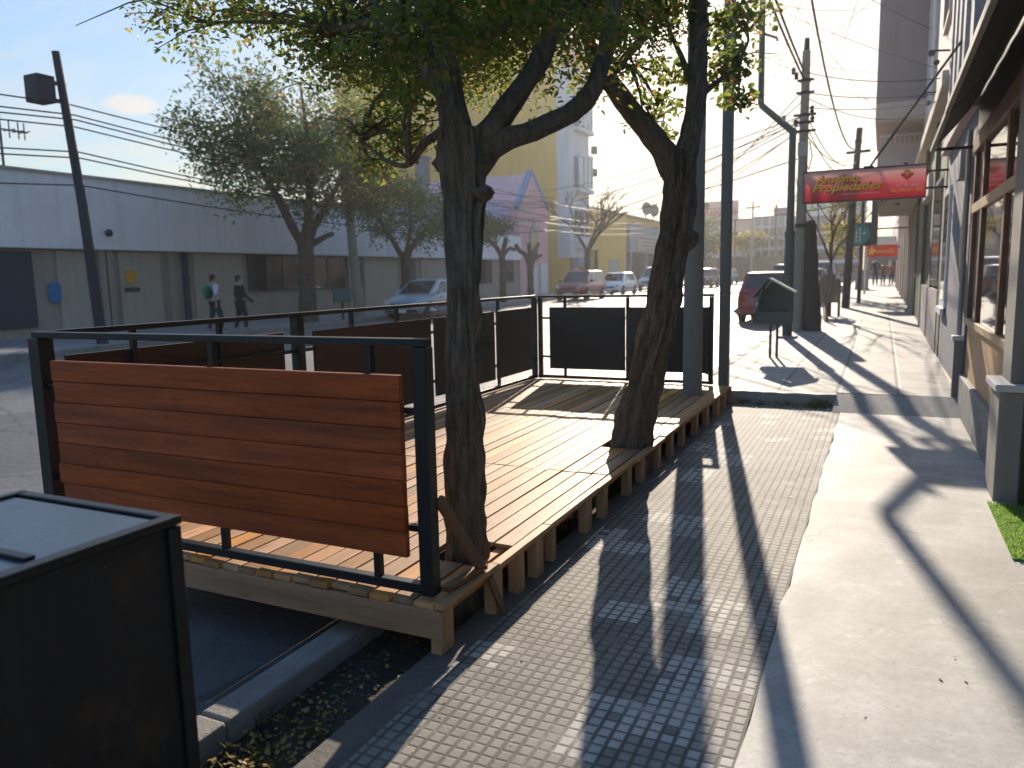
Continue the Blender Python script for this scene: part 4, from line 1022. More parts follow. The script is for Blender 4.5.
# ------------------------------------------------------------------ left row of buildings (facade x = -22)
FX = -22.0
b = thing('low_building', 'long low grey building with a blank pale upper band over tan walls, on the left', 'building', (FX,20,0))
MB().box(-40, FX-.05, -6, 47.2, -.4, 2.6).build('lower_wall', mt['tanwall'], b)
MB().box(-40, FX+.22, -6, 33.0, 2.6, 4.72).build('upper_band', mt['whiteband'], b)
MB().box(-40, FX+.22, 33.0, 47.2, 2.6, 4.15).build('upper_band', mt['whiteband'], b)
MB().box(-40, FX-1.0, 33.02, 47.2, 4.15, 5.25).build('parapet', mt['purple'], b)
MB().box(-40, FX+.27, -6, 33.0, 4.72, 4.80).build('coping', mt['tanlight'], b)
for y0, y1 in ((-1,4.4),(14.95,16.2),(17.0,18.6),(20.0,22.3),(30.0,32.8),(35,38)): MB().box(FX-.04, FX+.0, y0, y1, -.3, 2.55).build('wall_panel', mt['tanlight'], b)
for y0, y1, z0 in ((11.2,14.2,.35),(4.8,8.5,.9)): MB().box(FX-.04, FX+.03, y0, y1, z0, 2.5).build('roller_door', mt['slate'], b)
for y0, y1 in ((22.6,25.4),(26.05,28.5),(29.1,29.8),(38.6,40.8),(41.6,43.2),(44.8,46.4)):
    f = MB().box(FX-.04, FX+.02, y0, y1, 1.14, 2.56).build('window', mt['slate'], b)
    MB().box(FX+.02, FX+.03, y0+.06, y1-.06, 1.2, 2.5).build('pane', mt['win'], f)
    m = MB(); k = max(1, int((y1-y0)/.9))
    for i in range(1, k): 
        yy = y0+(y1-y0)*i/k; m.box(FX+.03, FX+.05, yy-.03, yy+.03, 1.2, 2.5)
    if k > 1: m.build('mullion', mt['slate'], f)
d_ = MB().box(FX-.04, FX+.03, 33.2, 34.4, -.2, 2.5).build('door', mt['greensign'], b)
MB().box(FX+.03, FX+.07, 33.3, 33.4, .9, 1.1).build('handle', mt['galv'], d_)
for y in (16.3,16.55,18.9,19.5,25.6,28.7): MB().box(FX-.04, FX+.1, y, y+.18, -.3, 2.58).build('downpipe' if y == 19.5 else 'pilaster', mt['tanwall'] if y != 19.5 else mt['slate'], b)
mt['bluesign'] = M_plain('blue_poster', (.03,.18,.38), .5, .25, 3)
mt['yelsign'] = M_plain('yellow_notice', (.6,.32,.04), .5, .25, 6)
o = thing('wall_sign', 'small upright blue plate on the tan wall left of the leaning box pole', 'sign', (FX+.02,14.7,1.3))
m = MB(); m.prism([(14.62,1.05),(14.96,1.05),(14.98,1.5),(14.9,1.62),(14.68,1.62),(14.6,1.5)], 'x', FX+.0, FX+.05); m.build('plate', mt['bluesign'], o)
o = thing('wall_sign', 'little orange-yellow notice on the tan wall right of the leaning box pole', 'sign', (FX+.02,17.4,1.7))
MB().box(FX+.0, FX+.04, 17.2, 17.6, 1.55, 1.95).build('plate', mt['yelsign'], o); MB().box(FX+.0, FX+.035, 17.15, 17.7, 1.28, 1.42).build('caption_strip', mt['slate'], o)
o = thing('wall_lamp', 'small dark lamp fitting on the pale upper band of the low building', 'lamp', (FX+.3,16.4,3.1))
MB().ball((FX+.42,16.45,3.1), (.14,.1,.12), 6).build('lamp_head', mt['slate'], o); MB().bar((FX+.2,16.45,3.15),(FX+.4,16.45,3.15),.04).build('bracket', mt['slate'], o)
o = thing('roof_antenna', 'spindly aerial on the roof of the long low building', 'antenna', (-26,14.5,4.8))
m = MB(); m.bar((-26,16.2,4.7),(-26,16.2,7.4),.06); m.build('mast', mt['slate'], o)
m = MB(); m.bar((-26,15.3,6.6),(-26,17.1,6.6),.05)
for yy in (15.4,15.7,16.0,16.5,16.8,17.0): m.bar((-26.3,yy,6.6),(-25.7,yy,6.6),.03); m.bar((-26,yy,6.35),(-26,yy,6.9),.03)
m.build('aerial', mt['slate'], o)

# lilac house and pink gable
b = thing('pink_gable_house', 'narrow pink house front with a pointed blue-edged gable and an arched window', 'house', (FX,49,.2))
MB().box(-34, FX-.6, 43.5, 47.15, 4.0, 6.2).build('lilac_wall', mt['purple'], b)
m = MB(); m.prism([(47.3,-.2),(52.2,-.2),(52.2,6.4),(49.6,8.5),(47.3,6.2)], 'x', -30, FX+.05); m.build('wall', mt['pink'], b)
m = MB(); m.bar((FX-.1,47.2,6.05),(FX-.1,49.55,8.62),.4,.32,up=(1,0,0)); m.bar((FX-.1,49.5,8.62),(FX-.1,52.3,6.3),.4,.32,up=(1,0,0)); m.build('coping', mt['bluecop'], b)
f = MB().prism([(48.9,2.6),(50.3,2.6),(50.3,4.4),(49.6,5.5),(48.9,4.4)], 'x', FX+.04, FX+.1).build('window', mt['bluecop'], b)
MB().prism([(49.05,2.75),(50.15,2.75),(50.15,4.3),(49.6,5.2),(49.05,4.3)], 'x', FX+.1, FX+.115).build('pane', mt['win'], f)
MB().box(FX+.06, FX+.1, 48.7, 50.2, -.1, 2.1).build('door', mt['white'], b)
MB().box(FX+.06, FX+.14, 50.6, 51.9, .0, 2.4).build('pilaster', mt['white'], b)

# tall yellow building
b = thing('apartment_building', 'tall building with blank ochre side wall and white street front of blue glazed bays', 'building', (FX,60,.2))
MB().box(-44, FX-.15, 57.0, 61.6, -.2, 19.5).build('side_wall', mt['yellow'], b)
m = MB(); pf = [(FX-.2,56.95),(FX+.0,56.9),(FX+.05,60.9),(FX-.15,61.6),(FX-.6,61.9),(FX-3,62.0),(FX-3,57.1)]
m.prism(pf, 'z', 2.9, 17.2); m.build('front_wall', mt['white'], b)
m = MB(); m.prism([(FX-3,57.05),(FX-.1,57.05),(FX-.1,61.2),(FX-3,61.2)], 'z', -.2, 2.9); m.build('ground_floor', mt['orange'], b)
m = MB(); m.prism([(FX-3,57.02),(FX-.05,57.02),(FX-.05,61.2),(FX-3,61.2)], 'z', 17.2, 19.2); m.build('top_floor', mt['orange'], b)
m = MB(); m.box(FX-.1, FX+.55, 57.6, 60.9, 12.6, 12.9); m.box(FX-.1, FX+.55, 57.6, 60.9, 8.0, 8.3); m.box(FX-.1, FX+.55, 57.6, 60.9, 3.6, 4.4); m.build('bay_slab', mt['white'], b)
for z0, z1 in ((13.0,15.2),(8.4,10.7)):
    f = MB().box(FX-.08, FX+.45, 57.8, 60.7, z0, z1).build('window', mt['winblue'], b)
    m = MB()
    for yy in (57.8,58.8,59.75,60.7): m.box(FX+.40, FX+.49, yy-.08, yy+.08, z0, z1)
    m.box(FX+.42, FX+.52, 57.75, 60.75, z1, z1+.25); m.build('frame', mt['white'], f)
for k in range(3):
    f = MB().box(FX+.03, FX+.1, 57.7+1.15*k, 58.5+1.15*k, 4.6, 6.6).build('window', mt['win'], b)
    MB().box(FX+.06, FX+.13, 57.65+1.15*k, 58.55+1.15*k, 4.5, 4.6).build('sill', mt['white'], f)
m = MB(); m.lathe((FX+.06,58.6,17.9), (1,0,0), [(-.05,.5),(.02,.5)], 16); m.build('round_window', mt['winblue'], b)
MB().box(FX-.08, FX+.0, 57.6, 58.6, -.1, 2.2).build('door', mt['frame'], b)
MB().box(FX-.05, FX+.6, 57.2, 60.0, 2.2, 2.9).build('shop_sign', mt['greywall'], b)
for z in (11.4,9.6): MB().box(FX-.1, FX+.3, 61.95, 62.4, z, z+.6).build('air_conditioner', mt['slate'], b)
o = thing('chimney', 'square dark chimney stack rising in front of the ochre-yellow side wall', 'chimney', (-30,52,4))
MB().box(-32.0,-31.2,50.6,51.4,3,10.4).build('stack', mt['mauve'], o); MB().box(-32.1,-31.1,50.5,51.5,10.4,10.6).build('cap', mt['mauve'], o)

b = thing('yellow_building', 'low warm yellow rendered building with a plain parapet, right of the white bay front', 'building', (FX,66,.3))
MB().box(-36, FX-.02, 62.1, 71.5, -.2, 7.0).build('wall', mt['yellow2'], b)
MB().box(-36, FX+.08, 62.1, 92, 7.0, 7.15).build('coping', mt['tanlight'], b)
MB().box(-36, FX-.3, 71.5, 92, 5.6, 7.0).build('parapet', mt['yellow2'], b)
MB().box(FX-.04, FX+.02, 66.2, 69.0, .2, 2.9).build('panel', mt['tanlight'], b)
MB().box(FX-.04, FX+.03, 62.4, 63.2, 1.0, 3.6).build('window', mt['win'], b)
MB().box(-27,-24.5,64.5,67.5,7.15,8.0).build('roof_tank', mt['slate'], b)
for y in (80.5,83.5):
    MB().lathe((FX-.6,y,8.3), (1,-.6,0), [(-.12,.5),(0,.7),(.05,.68)], 16).build('satellite_dish', mt['slate'], b)
    MB().bar((FX-.7,y,7.1),(FX-.7,y,8.2),.1).build('dish_mast', mt['slate'], b)
b = thing('corner_shop', 'shop with grey fascia of printed lines above dark glass doors beyond the yellow building', 'shop', (FX,80,.4))
MB().box(-36, FX-.03, 71.6, 92, -.2, 3.6).build('wall', mt['shopbox'], b)
MB().box(FX-.3, FX+.3, 71.7, 92, 3.6, 6.3).build('fascia', mt['greywall'], b)
s_ = MB().box(FX+.3, FX+.36, 74.0, 85, 3.75, 5.4).build('sign_board', mt['tanlight'], b)
m = MB()
for k, (a0, a1) in enumerate(((74.6,83.5),(76,84),(75.5,82),(77,83))): m.box(FX+.36, FX+.37, a0, a1, 5.1-.36*k-.09, 5.1-.36*k)
m.build('sign_lines', mt['slate'], s_)
for y in (72.5,75.5,78.5,82): MB().box(FX-.02, FX+.03, y, y+1.6, .2, 3.2).build('window', mt['win'], b)
for y in (72.1,77.4,81.2): MB().box(FX-.01, FX+.25, y, y+.3, .1, 3.58).build('pillar', mt['greywall'], b)

# ------------------------------------------------------------------ far end of the street
YE = 103
zb = G(110)
b = thing('far_building', 'plain beige box-shaped building closing the street in the distance', 'building', (-17,YE,zb))
MB().box(-24,-15.6,YE+4,YE+16,0,8.3).build('wall', mt['beige'], b); MB().box(-24.1,-15.5,YE+3.9,YE+16,8.3,8.5).build('coping', mt['roof'], b)
for k in range(3): MB().box(-19.6+1.3*k,-18.9+1.3*k,YE+3.95,YE+4.02,5.6,6.8).build('window', mt['win'], b)
b = thing('far_building', 'bluish grey distant building with a gridded front left of the green lamp post', 'building', (-13,YE,zb))
MB().box(-15.5,-10.6,YE+3,YE+14,0,8.6).build('wall', mt['greywall'], b); MB().box(-13,-11.2,YE+3.2,YE+8,8.6,9.6).build('stair_tower', mt['greywall2'], b)
m = MB()
for k in range(6): m.box(-15.4+.95*k,-15.3+.95*k,YE+2.85,YE+3,3,8.5)
for z in (4.4,5.8,7.2): m.box(-15.5,-10.6,YE+2.87,YE+3,z,z+.1)
m.build('grid_frame', mt['white_metal'], b)
for k in range(5):
    for z in (3.3,4.7,6.1): MB().box(-15.2+.95*k,-14.5+.95*k,YE+2.95,YE+3.01,z,z+.9).build('window', mt['win'], b)
b = thing('far_shop', 'low yellow shop front with white lettering strip in the distance, behind the silver car', 'shop', (-19,YE,zb))
MB().box(-24,-15.8,YE-.5,YE+3.8,0,4.2).build('wall', mt['beige2'], b); MB().box(-23,-16.4,YE-.9,YE-.5,4.2,6.0).build('fascia', mt['yellow2'], b)
MB().box(-23,-16.4,YE-.8,YE-.5,3.2,4.2).build('lettering_strip', mt['white'], b)
for k in range(4): MB().box(-22.5+1.5*k,-21.4+1.5*k,YE-.56,YE-.49,1,3).build('window', mt['win'], b)
b = thing('board_fence', 'tall brown board fence along the far end of the street', 'fence', (-14,YE,zb))
m = MB(); x = -21.5
while x < -9.2:
    m.box(x, x+.46, YE-1.3, YE-1.2, zb-.2, zb+2.7+random.uniform(-.05,.05)); x += .5
m.build('board_panel', mt['fence'], b)
for x in (-21.4,-18.5,-15.5,-12.4,-9.6): MB().box(x, x+.2, YE-1.4, YE-1.31, zb-.2, zb+2.9).build('post', mt['mauve'], b)
b = thing('far_building', 'pale multi-storey building with green emblem on white top band behind the bare young tree', 'building', (-6,YE,zb))
MB().box(-9.0,-2.4,100,114,0,7.9).build('wall', mt['greywall'], b)
MB().box(-9.3,-2.2,99.4,114,7.9,10.2).build('top_band', mt['white'], b)
MB().box(-6.2,-3,101,112,10.2,11.4).build('roof_house', mt['greywall2'], b)
for z in (1.2,2.9,4.6,6.3): MB().box(-8.7,-2.6,99.9,100.02,z,z+.75).build('window_band', mt['win'], b)
for z in (2.3,4.0,5.7): MB().box(-9.2,-2.3,99.55,100.0,z,z+.4).build('balcony', mt['white'], b)
mt['emblem'] = M_plain('green_emblem', (.04,.25,.06), .6, .1, 3)
m = MB(); m.prism([(-8.4,8.5),(-7.2,8.5),(-7.4,8.9),(-7.65,8.9),(-7.8,9.7),(-7.95,8.9),(-8.2,8.9)], 'y', 99.34, 99.4); m.build('emblem', mt['emblem'], b)

# palm-like street tree and poles at the far end
far_tree('small bright green round-headed tree before the far board fence', (-15.0,99,zb),
    [(0,0,-.2,.13),(0,0,1.6,.11),(0,0,3.2,.1)], .1, [[(0,0,3,.06),(.5,0,4,.04),(1.2,0,4.2,.02)], [(0,0,3,.06),(-.5,0,4,.04),(-1.2,0,4.2,.02)]],
    blob_clumps(0,0,4.6,1.7,1.2,.9,20,.7,33,.1), 1300, .34, mt['leaf_yel'], seed=31, group=None)
for x, y, h, lb in ((-14.4,98,9.2,'thin pale pole before the far grey building, beside the round-headed tree'),(-11.6,97,8.6,'thin dark pole before the gridded grey building'),(-9.7,97.5,9.6,'thin pole right of the gridded grey building, near the lamp post')):
    o = thing('utility_pole', lb, 'utility pole', (x,y,zb)); MB().tube([(x,y,zb-.1),(x,y,zb+h)], [.16,.11], 10).build('shaft', mt['galv'] if x == -14.4 else mt['polewood'], o)
    MB().bar((x-.9,y,zb+h-.7),(x+.9,y,zb+h-.7),.1).build('cross_arm', mt['polewood'], o)
# very tall lattice radio mast behind everything
o = thing('radio_mast', 'very thin lattice radio mast standing against the sky right of the forked tree', 'mast', (-35,190,.7))
m = MB()
for a in (0,2.1,4.2): m.bar((-35+.5*math.cos(a),190+.5*math.sin(a),.5),(-35+.5*math.cos(a),190+.5*math.sin(a),31),.09)
for k in range(24):
    z = 1+1.23*k; m.bar((-35.5,190,z),(-34.5,190.2,z+1.2),.06)
m.build('lattice', mt['galv'], o)

# ------------------------------------------------------------------ right row
RX = .78
b = thing('restaurant_front', 'brown timber restaurant front with plywood skirting and pale cement plinth, at right', 'building', (RX+.3,7.5,0))
MB().box(RX-.02, 1.4, 6.12, 9.2, -.1, .40).build('plinth', mt['plinth'], b, bevel=.015)
m = MB(); m.box(RX+.03, 1.3, 6.13, 9.15, .40, .93); m.build('skirting_panel', mt['ply'], b)
MB().box(RX-.005, 1.3, 6.12, 9.18, .93, .995).build('sill', mt['lightwood'], b, bevel=.004)
w_o = MB().box(RX+.006, RX+.12, 9.02, 9.14, .995, 2.62).build('window', mt['brownwood'], b, bevel=.004)
for y, w_ in ((6.2,.07),(6.80,.11),(8.32,.13)): MB().box(RX+.006, RX+.12, y-w_/2, y+w_/2, .995, 2.62).build('mullion', mt['brownwood'], w_o, bevel=.004)
MB().box(RX+.002, RX+.1, 6.13, 9.15, 2.03, 2.12).build('transom', mt['lightwood'], w_o, bevel=.004)
MB().box(RX+.028, RX+.04, 6.2, 9.1, 1.0, 2.03).build('pane', M_glass('shop_glass', (.03,.03,.032), .03, .8), w_o)
MB().box(RX+.028, RX+.04, 6.2, 9.1, 2.12, 2.6).build('pane', mt['win'], w_o)
MB().box(RX-.01, 1.3, 6.1, 9.2, 2.62, 2.78).build('lintel', mt['brownwood'], b, bevel=.004)
MB().box(RX+.02, 1.4, 2.0, 9.2, 2.78, 3.7).build('upper_wall', mt['darkwall'], b)
MB().box(RX-.08, 1.3, 5.66, 6.12, -.1, .72).build('pier_base', mt['pier'], b, bevel=.01)
MB().box(RX-.11, 1.3, 5.62, 6.14, .72, .765).build('pier_cap', mt['white'], b, bevel=.006)
MB().box(RX-.02, 1.3, 5.72, 6.10, .765, 2.78).build('pier', mt['pier'], b, bevel=.006)
MB().box(RX+.05, 1.6, 5.60, 5.655, -.05, 2.78).build('pier_shade_sheet', mt['darkwall'], b)  # dark sheet over the pier's near face, shade put into its colour
MB().box(1.55, 1.9, 1.5, 5.6, -.1, 2.78).build('entrance_wall', mt['darkwall'], b)
MB().box(1.45, 4.5, -6, 9.2, 3.7, 3.9).build('roof', mt['roof'], b)
o = thing('awning', 'dark canvas awning sloping out from the wall over the timber windows', 'awning', (.6,7,2.9))
def awn(y0, y1, xo, zo, xi, zi, o, end):
    m = MB(); v = []; f = []; nx, ny = 8, 20
    for i in range(ny+1):
        for k in range(nx+1):
            u = k/nx; yy = y0+(y1-y0)*i/ny
            v.append((xi+(xo-xi)*u, yy, zi+(zo-zi)*u - .03*math.sin(math.pi*u) + .006*math.sin(yy*9)))
    for i in range(ny):
        for k in range(nx):
            a = i*(nx+1)+k; f.append((a, a+1, a+nx+2, a+nx+1))
    ob = m.add(v, f, True).build('canvas', mt['awn'], o, fix=False)
    md = ob.modifiers.new('thick', 'SOLIDIFY'); md.thickness = .006
    MB().add([(xi,y1+.002,zi),(xo,y1+.002,zo),(xi,y1+.002,zo),(xi,y1+.006,zi),(xo,y1+.006,zo),(xi,y1+.006,zo)], [(0,1,2),(3,5,4),(0,3,4,1),(1,4,5,2),(2,5,3,0)]) if False else None
    MB().bar((xo,y0,zo),(xo,y1,zo),.03,.05).build('front_rail', mt['awnedge'], o)
    for yy in ((y1,) if end else ()):
        MB().bar((xi,yy,zo),(xo,yy,zo),.025,.03).build('arm', mt['cable'], o)
        MB().bar((xi,yy,zi),(xo,yy,zo),.02,.025).build('side_rail', mt['awnedge'], o)
awn(7.1, 9.3, .41, 2.71, .79, 3.17, o, True)
awn(2.5, 7.095, .405, 2.715, .79, 3.172, o, False)

b = thing('grey_house', 'blue-grey house front with pale pilastered upper storey, next beyond the timber restaurant front', 'house', (.85,11,0))
MB().box(.80, 5, 9.24, 13.1, -.1, 3.2).build('lower_wall', mt['greywall2'], b)
MB().box(.84, 5, 9.22, 13.1, 3.2, 11).build('upper_wall', mt['white'], b)
for y, w_ in ((9.6,.35),(10.6,.3),(11.3,.3),(12.0,.3),(12.75,.3)): MB().box(.74, .84, y, y+w_, 3.25, 11).build('pilaster', mt['greywall'], b)
MB().box(.70, .86, 9.24, 13.1, 3.1, 3.24).build('string_course', mt['beige2'], b, bevel=.01)
MB().box(.77, .82, 9.26, 13.05, -.05, .16).build('skirting', mt['beige'], b)
f = MB().box(.77, .82, 12.1, 13.0, .95, 2.6).build('window', mt['white_metal'], b)
MB().box(.765, .775, 12.2, 12.9, 1.05, 2.5).build('pane', mt['win'], f)
MB().box(.73, .80, 12.05, 13.05, .86, .95).build('sill', mt['white_metal'], f) if False else MB().box(.73, .77, 12.05, 13.05, .86, .95).build('sill', mt['white_metal'], f)
MB().tube([(.76,9.42,.75),(.76,9.42,2.9)], .025, 10).build('drainpipe', mt['galv'], b)
MB().tube([(.755,9.55,1.35),(.75,9.56,1.8),(.76,9.5,2.3),(.755,9.5,2.85)], .022, 10).build('conduit', mt['ochrepipe'], b)
MB().box(.71, .80, 9.30, 9.40, -.05, .74).build('meter_cover', mt['pier'], b, bevel=.008)
MB().box(.69, .80, 9.28, 9.42, .74, .79).build('cover_cap', mt['white_metal'], b, bevel=.006)
MB().box(.70, .80, 9.7, 10.1, 2.45, 2.75).build('junction_box', mt['greywall'], b, bevel=.01)

b = thing('green_shop', 'dark olive green shop front with ribbed pilasters and brownish base below a beige upper wall', 'shop', (.9,18,.2))
MB().box(.86, 5, 13.14, 24.5, -.1, 4.3).build('wall', mt['olive'], b)
MB().box(.86, 5, 13.14, 24.5, 4.3, 12).build('upper_wall', mt['beige2'], b)
MB().box(.66, .86, 13.14, 24.4, 4.1, 4.32).build('cornice', mt['beige'], b, bevel=.02)
for y, w_ in ((13.2,.5),(16.3,.5),(20.0,.6),(23.7,.7)): MB().box(.79, .87, y, y+w_, .1, 4.1).build('pilaster', mt['olive'], b)
for y0, y1 in ((13.8,16.2),(16.9,19.9)): MB().box(.78, .86, y0, y1, .05, 1.15).build('base_panel', mt['mauve'], b)
f = MB().box(.80, .87, 14.0, 16.1, 1.2, 3.0).build('window', mt['olive2'], b); MB().box(.79, .80, 14.1, 16.0, 1.3, 2.9).build('pane', mt['win'], f)
d_ = MB().box(.82, .87, 20.8, 23.5, .1, 3.2).build('door', mt['olive2'], b); MB().box(.80, .82, 21.0, 21.1, 1.0, 1.5).build('handle', mt['galv'], d_)
MB().box(.72, .86, 17.0, 19.8, 2.9, 3.3).build('sign_strip', mt['beige'], b)
f = MB().box(.80, .87, 15.0, 16.4, 5.6, 7.6).build('window', mt['beige'], b); MB().box(.79, .80, 15.1, 16.3, 5.7, 7.5).build('pane', mt['win'], f)
MB().tube([(.80,19.5,4.35),(.80,19.5,11)], .05, 8).build('drainpipe', mt['white_metal'], b)

b = thing('balcony_house', 'tall beige house with a big windowless mauve bay jutting over the pavement', 'house', (.9,27,.3))
MB().box(.90, 6, 24.6, 33.2, -.1, 13).build('wall', mt['beige2'], b)
MB().box(-.36, .90, 25.0, 31.0, 6.15, 13).build('bay', mt['mauve'], b)
MB().box(-.36, .90, 25.0, 31.0, 5.65, 6.147).build('bay_base', mt['beige'], b)
m = MB(); m.box(-.28, .90, 26.3, 30.8, 4.05, 5.2); m.build('balcony_parapet', mt['beige2'], b)
m = MB()
for k in range(9): m.bar((-.22+.13*k,26.35,5.2),(-.22+.13*k,26.35,5.42),.03)
m.bar((-.26,26.35,5.44),(.9,26.35,5.44),.05); m.build('balcony_rail', mt['white_metal'], b)
MB().box(-.2, .85, 20.4, 31.2, 3.36, 3.52).build('canopy', mt['cream'], b, bevel=.01)
MB().box(-.215, .85, 20.37, 20.4, 3.33, 3.6).build('canopy_fascia', mt['greywall'], b)
MB().lathe((.3,25,3.36), (0,0,-1), [(0,.07),(.04,.07),(.06,.03)], 12).build('ceiling_lamp', mt['slate'], b)
MB().box(.82, .92, 25.5, 32.8, .1, 3.2).build('shop_door', mt['shopbox'], b)
for y in (24.7,27.0,29.5,32): MB().box(.74, .90, y, y+.5, .1, 3.3).build('pilaster', mt['beige'], b)
b = thing('row_house', 'beige single-storey house front behind the red hanging sign', 'house', (.9,45,.4))
MB().box(.85, 6, 33.4, 56, -.1, 4.6).build('wall', mt['beige'], b); MB().box(.7, .85, 33.4, 56, 4.4, 4.7).build('cornice', mt['white'], b)
for y in (36,41,46,51): MB().box(.74, .85, y, y+1.2, .2, 3.0).build('door', mt['orange'] if y == 41 else mt['shopbox'], b)
for y in (34.2,38.5,44,49): MB().box(.70, .85, y, y+.6, .2, 4.4).build('pilaster', mt['beige2'], b)
b = thing('row_house', 'greyish two-storey house front at the far end of the right pavement', 'house', (.9,75,.5))
MB().box(.8, 6, 56.2, 97, -.1, 5.6).build('wall', mt['beige2'], b)
for y in (58,64,70,76,82,88): MB().box(.72, .8, y, y+1.6, .6, 3.0).build('window', mt['win'], b)
MB().box(-.4, .8, 62, 70, 3.5, 3.8).build('canopy', mt['white'], b)
b = thing('far_house', 'pale distant house closing the right pavement behind the walkers', 'house', (0,104,zb))
MB().box(-2.1, 5, 104, 112, 0, 5.2).build('wall', mt['white'], b); MB().box(-1.6,.6,103.9,104.02,zb,3.6).build('door', mt['brownwood'], b); MB().box(-2.2,5,103.8,112,5.2,5.4).build('coping', mt['roof'], b)

# floodlights and little brackets on the right wall
for y, z, lb in ((13.9,4.75,'small double floodlight fixed to the beige wall above the red sign, upper one'),(16.0,4.55,'small dark lamp box on the beige wall, lower and further along')):
    o = thing('floodlight', lb, 'lamp', (.8,y,z))
    MB().bar((.86,y,z),(.55,y,z+.03),.025).build('bracket', mt['cable'], o)
    m = MB(); m.lathe((.55,y,z), (-.3,-1,-.3), [(-.04,.02),(0,.04),(.04,.05)], 12); m.lathe((.62,y,z-.14), (-.3,-1,-.5), [(-.04,.02),(0,.035),(.04,.042)], 12); m.build('lamp_head', mt['cable'], o)

# ------------------------------------------------------------------ lettering
def lettering(txt, size, mat, parent, loc, rot, name='lettering', shear=0, offset=0, ext=.002, width=None, off=None):
    cu = bpy.data.curves.new('t', 'FONT'); cu.body = txt; cu.size = size; cu.shear = shear; cu.offset = offset; cu.extrude = ext; cu.resolution_u = 3
    tmp = bpy.data.objects.new('t', cu); C.objects.link(tmp)
    bpy.context.view_layer.update()
    me = bpy.data.meshes.new_from_object(tmp.evaluated_get(bpy.context.evaluated_depsgraph_get()))
    bpy.data.objects.remove(tmp); bpy.data.curves.remove(cu)
    xs = [v.co.x for v in me.vertices]; k = 1.0
    if width: k = width/(max(xs)-min(xs))
    me.transform(Matrix.Translation(V3(loc) - (OFF.get(parent.name, V3()) if parent else V3())) @ rot.to_4x4() @ Matrix.Diagonal((k,1,1,1)) @ Matrix.Translation((-min(xs),0,0)))
    me.materials.clear(); me.materials.append(mat); me.name = name
    ob = bpy.data.objects.new(name, me); C.objects.link(ob)
    if parent: ob.parent = parent; OFF[ob.name] = OFF.get(parent.name, V3())
    return ob
FRONT = Matrix.Rotation(R(90), 3, 'X')            # text facing -Y
mt['signyel'] = M_plain('sign_yellow', (.9,.55,.06), .5, .05, 3, bmp=0)
mt['signor'] = M_plain('sign_orange', (.75,.16,.02), .5, .05, 3, bmp=0)
mt['signdk'] = M_plain('sign_dark_red', (.12,.008,.01), .5, .05, 3, bmp=0)
mt['signwh'] = M_plain('sign_white', (.75,.7,.66), .5, .05, 3, bmp=0)
mt['signred'] = M_plain('sign_red', (.75,.02,.02), .5, .08, 3, bmp=0)
mt['signteal'] = M_plain('sign_teal', (.015,.34,.28), .45, .1, 3, bmp=0)
mt['signframe'] = M_plain('sign_frame', (.06,.03,.035), .5, .1, 3, bmp=0)
mt['faded'] = M_plain('faded_sign_red', (.42,.08,.06), .7, .1, 3, bmp=0)
def M_signgrad():
    m, t, b = nt('printed_sign_face'); g = t.nodes.new('ShaderNodeNewGeometry'); s = t.nodes.new('ShaderNodeSeparateXYZ')
    t.links.new(g.outputs['Position'], s.inputs[0])
    f = ramp(t, mth(t, 'ADD', s.outputs[2], mth(t, 'MULTIPLY', nz(t, g.outputs['Position'], 2.5, 2), .07)), 2.60, 2.99)
    c = t.nodes.new('ShaderNodeValToRGB'); t.links.new(f, c.inputs[0]); e = c.color_ramp.elements
    e[0].position = 0; e[0].color = (.42,.006,.02,1); e[1].position = 1; e[1].color = (.66,.36,.32,1); k = e.new(.45); k.color = (.6,.06,.07,1)
    t.links.new(c.outputs[0], b.inputs['Base Color']); b.inputs['Roughness'].default_value = .45
    tr = t.nodes.new('ShaderNodeBsdfTranslucent'); hs = t.nodes.new('ShaderNodeHueSaturation'); hs.inputs['Value'].default_value = 1.3
    t.links.new(c.outputs[0], hs.inputs['Color']); t.links.new(hs.outputs[0], tr.inputs['Color'])
    mx = t.nodes.new('ShaderNodeMixShader'); mx.inputs[0].default_value = .13
    t.links.new(b.outputs[0], mx.inputs[1]); t.links.new(tr.outputs[0], mx.inputs[2]); t.links.new(mx.outputs[0], t.nodes['Material Output'].inputs['Surface'])
    return m
# the print on the panel really runs from deep red at the bottom edge to pale pink at the top edge
sg = thing('hanging_sign', 'long red and pink shop sign lettered Anselmo Propiedades, hung across the pavement', 'sign', (-.3,13.0,2.5))
SY = 13.0; sx0, sx1, sz0, sz1 = -1.15, .51, 2.545, 2.985
MB().add([(sx0,SY-.05,sz0),(sx1,SY-.05,sz0),(sx1,SY-.05,sz1),(sx0,SY-.05,sz1)],[(0,1,2,3)]).build('panel', M_signgrad(), sg, fix=False)
m = MB(); m.box(sx0-.012, sx1+.012, SY-.057, SY+.057, sz1, sz1+.022); m.box(sx0-.012, sx1+.012, SY-.057, SY+.057, sz0-.022, sz0)
m.box(sx0-.014, sx0, SY-.058, SY+.058, sz0-.02, sz1+.02); m.box(sx1, sx1+.014, SY-.058, SY+.058, sz0-.02, sz1+.02); m.build('frame', mt['signframe'], sg)
fy = SY-.05
for dx, dz, mat, o_, dy in ((.008,-.012,mt['signdk'],.009,.002),(0,0,mt['signor'],.007,.005),(0,0,mt['signyel'],.0005,.008)):
    lettering('Anselmo,', .165, mat, sg, (sx0+.17+dx-o_, fy-dy, sz0+.27+dz), FRONT, shear=.3, offset=o_, width=.62+2*o_)
    lettering('Propiedades', .165, mat, sg, (sx0+.13+dx-o_, fy-dy, sz0+.145+dz), FRONT, shear=.3, offset=o_, width=.95+2*o_)
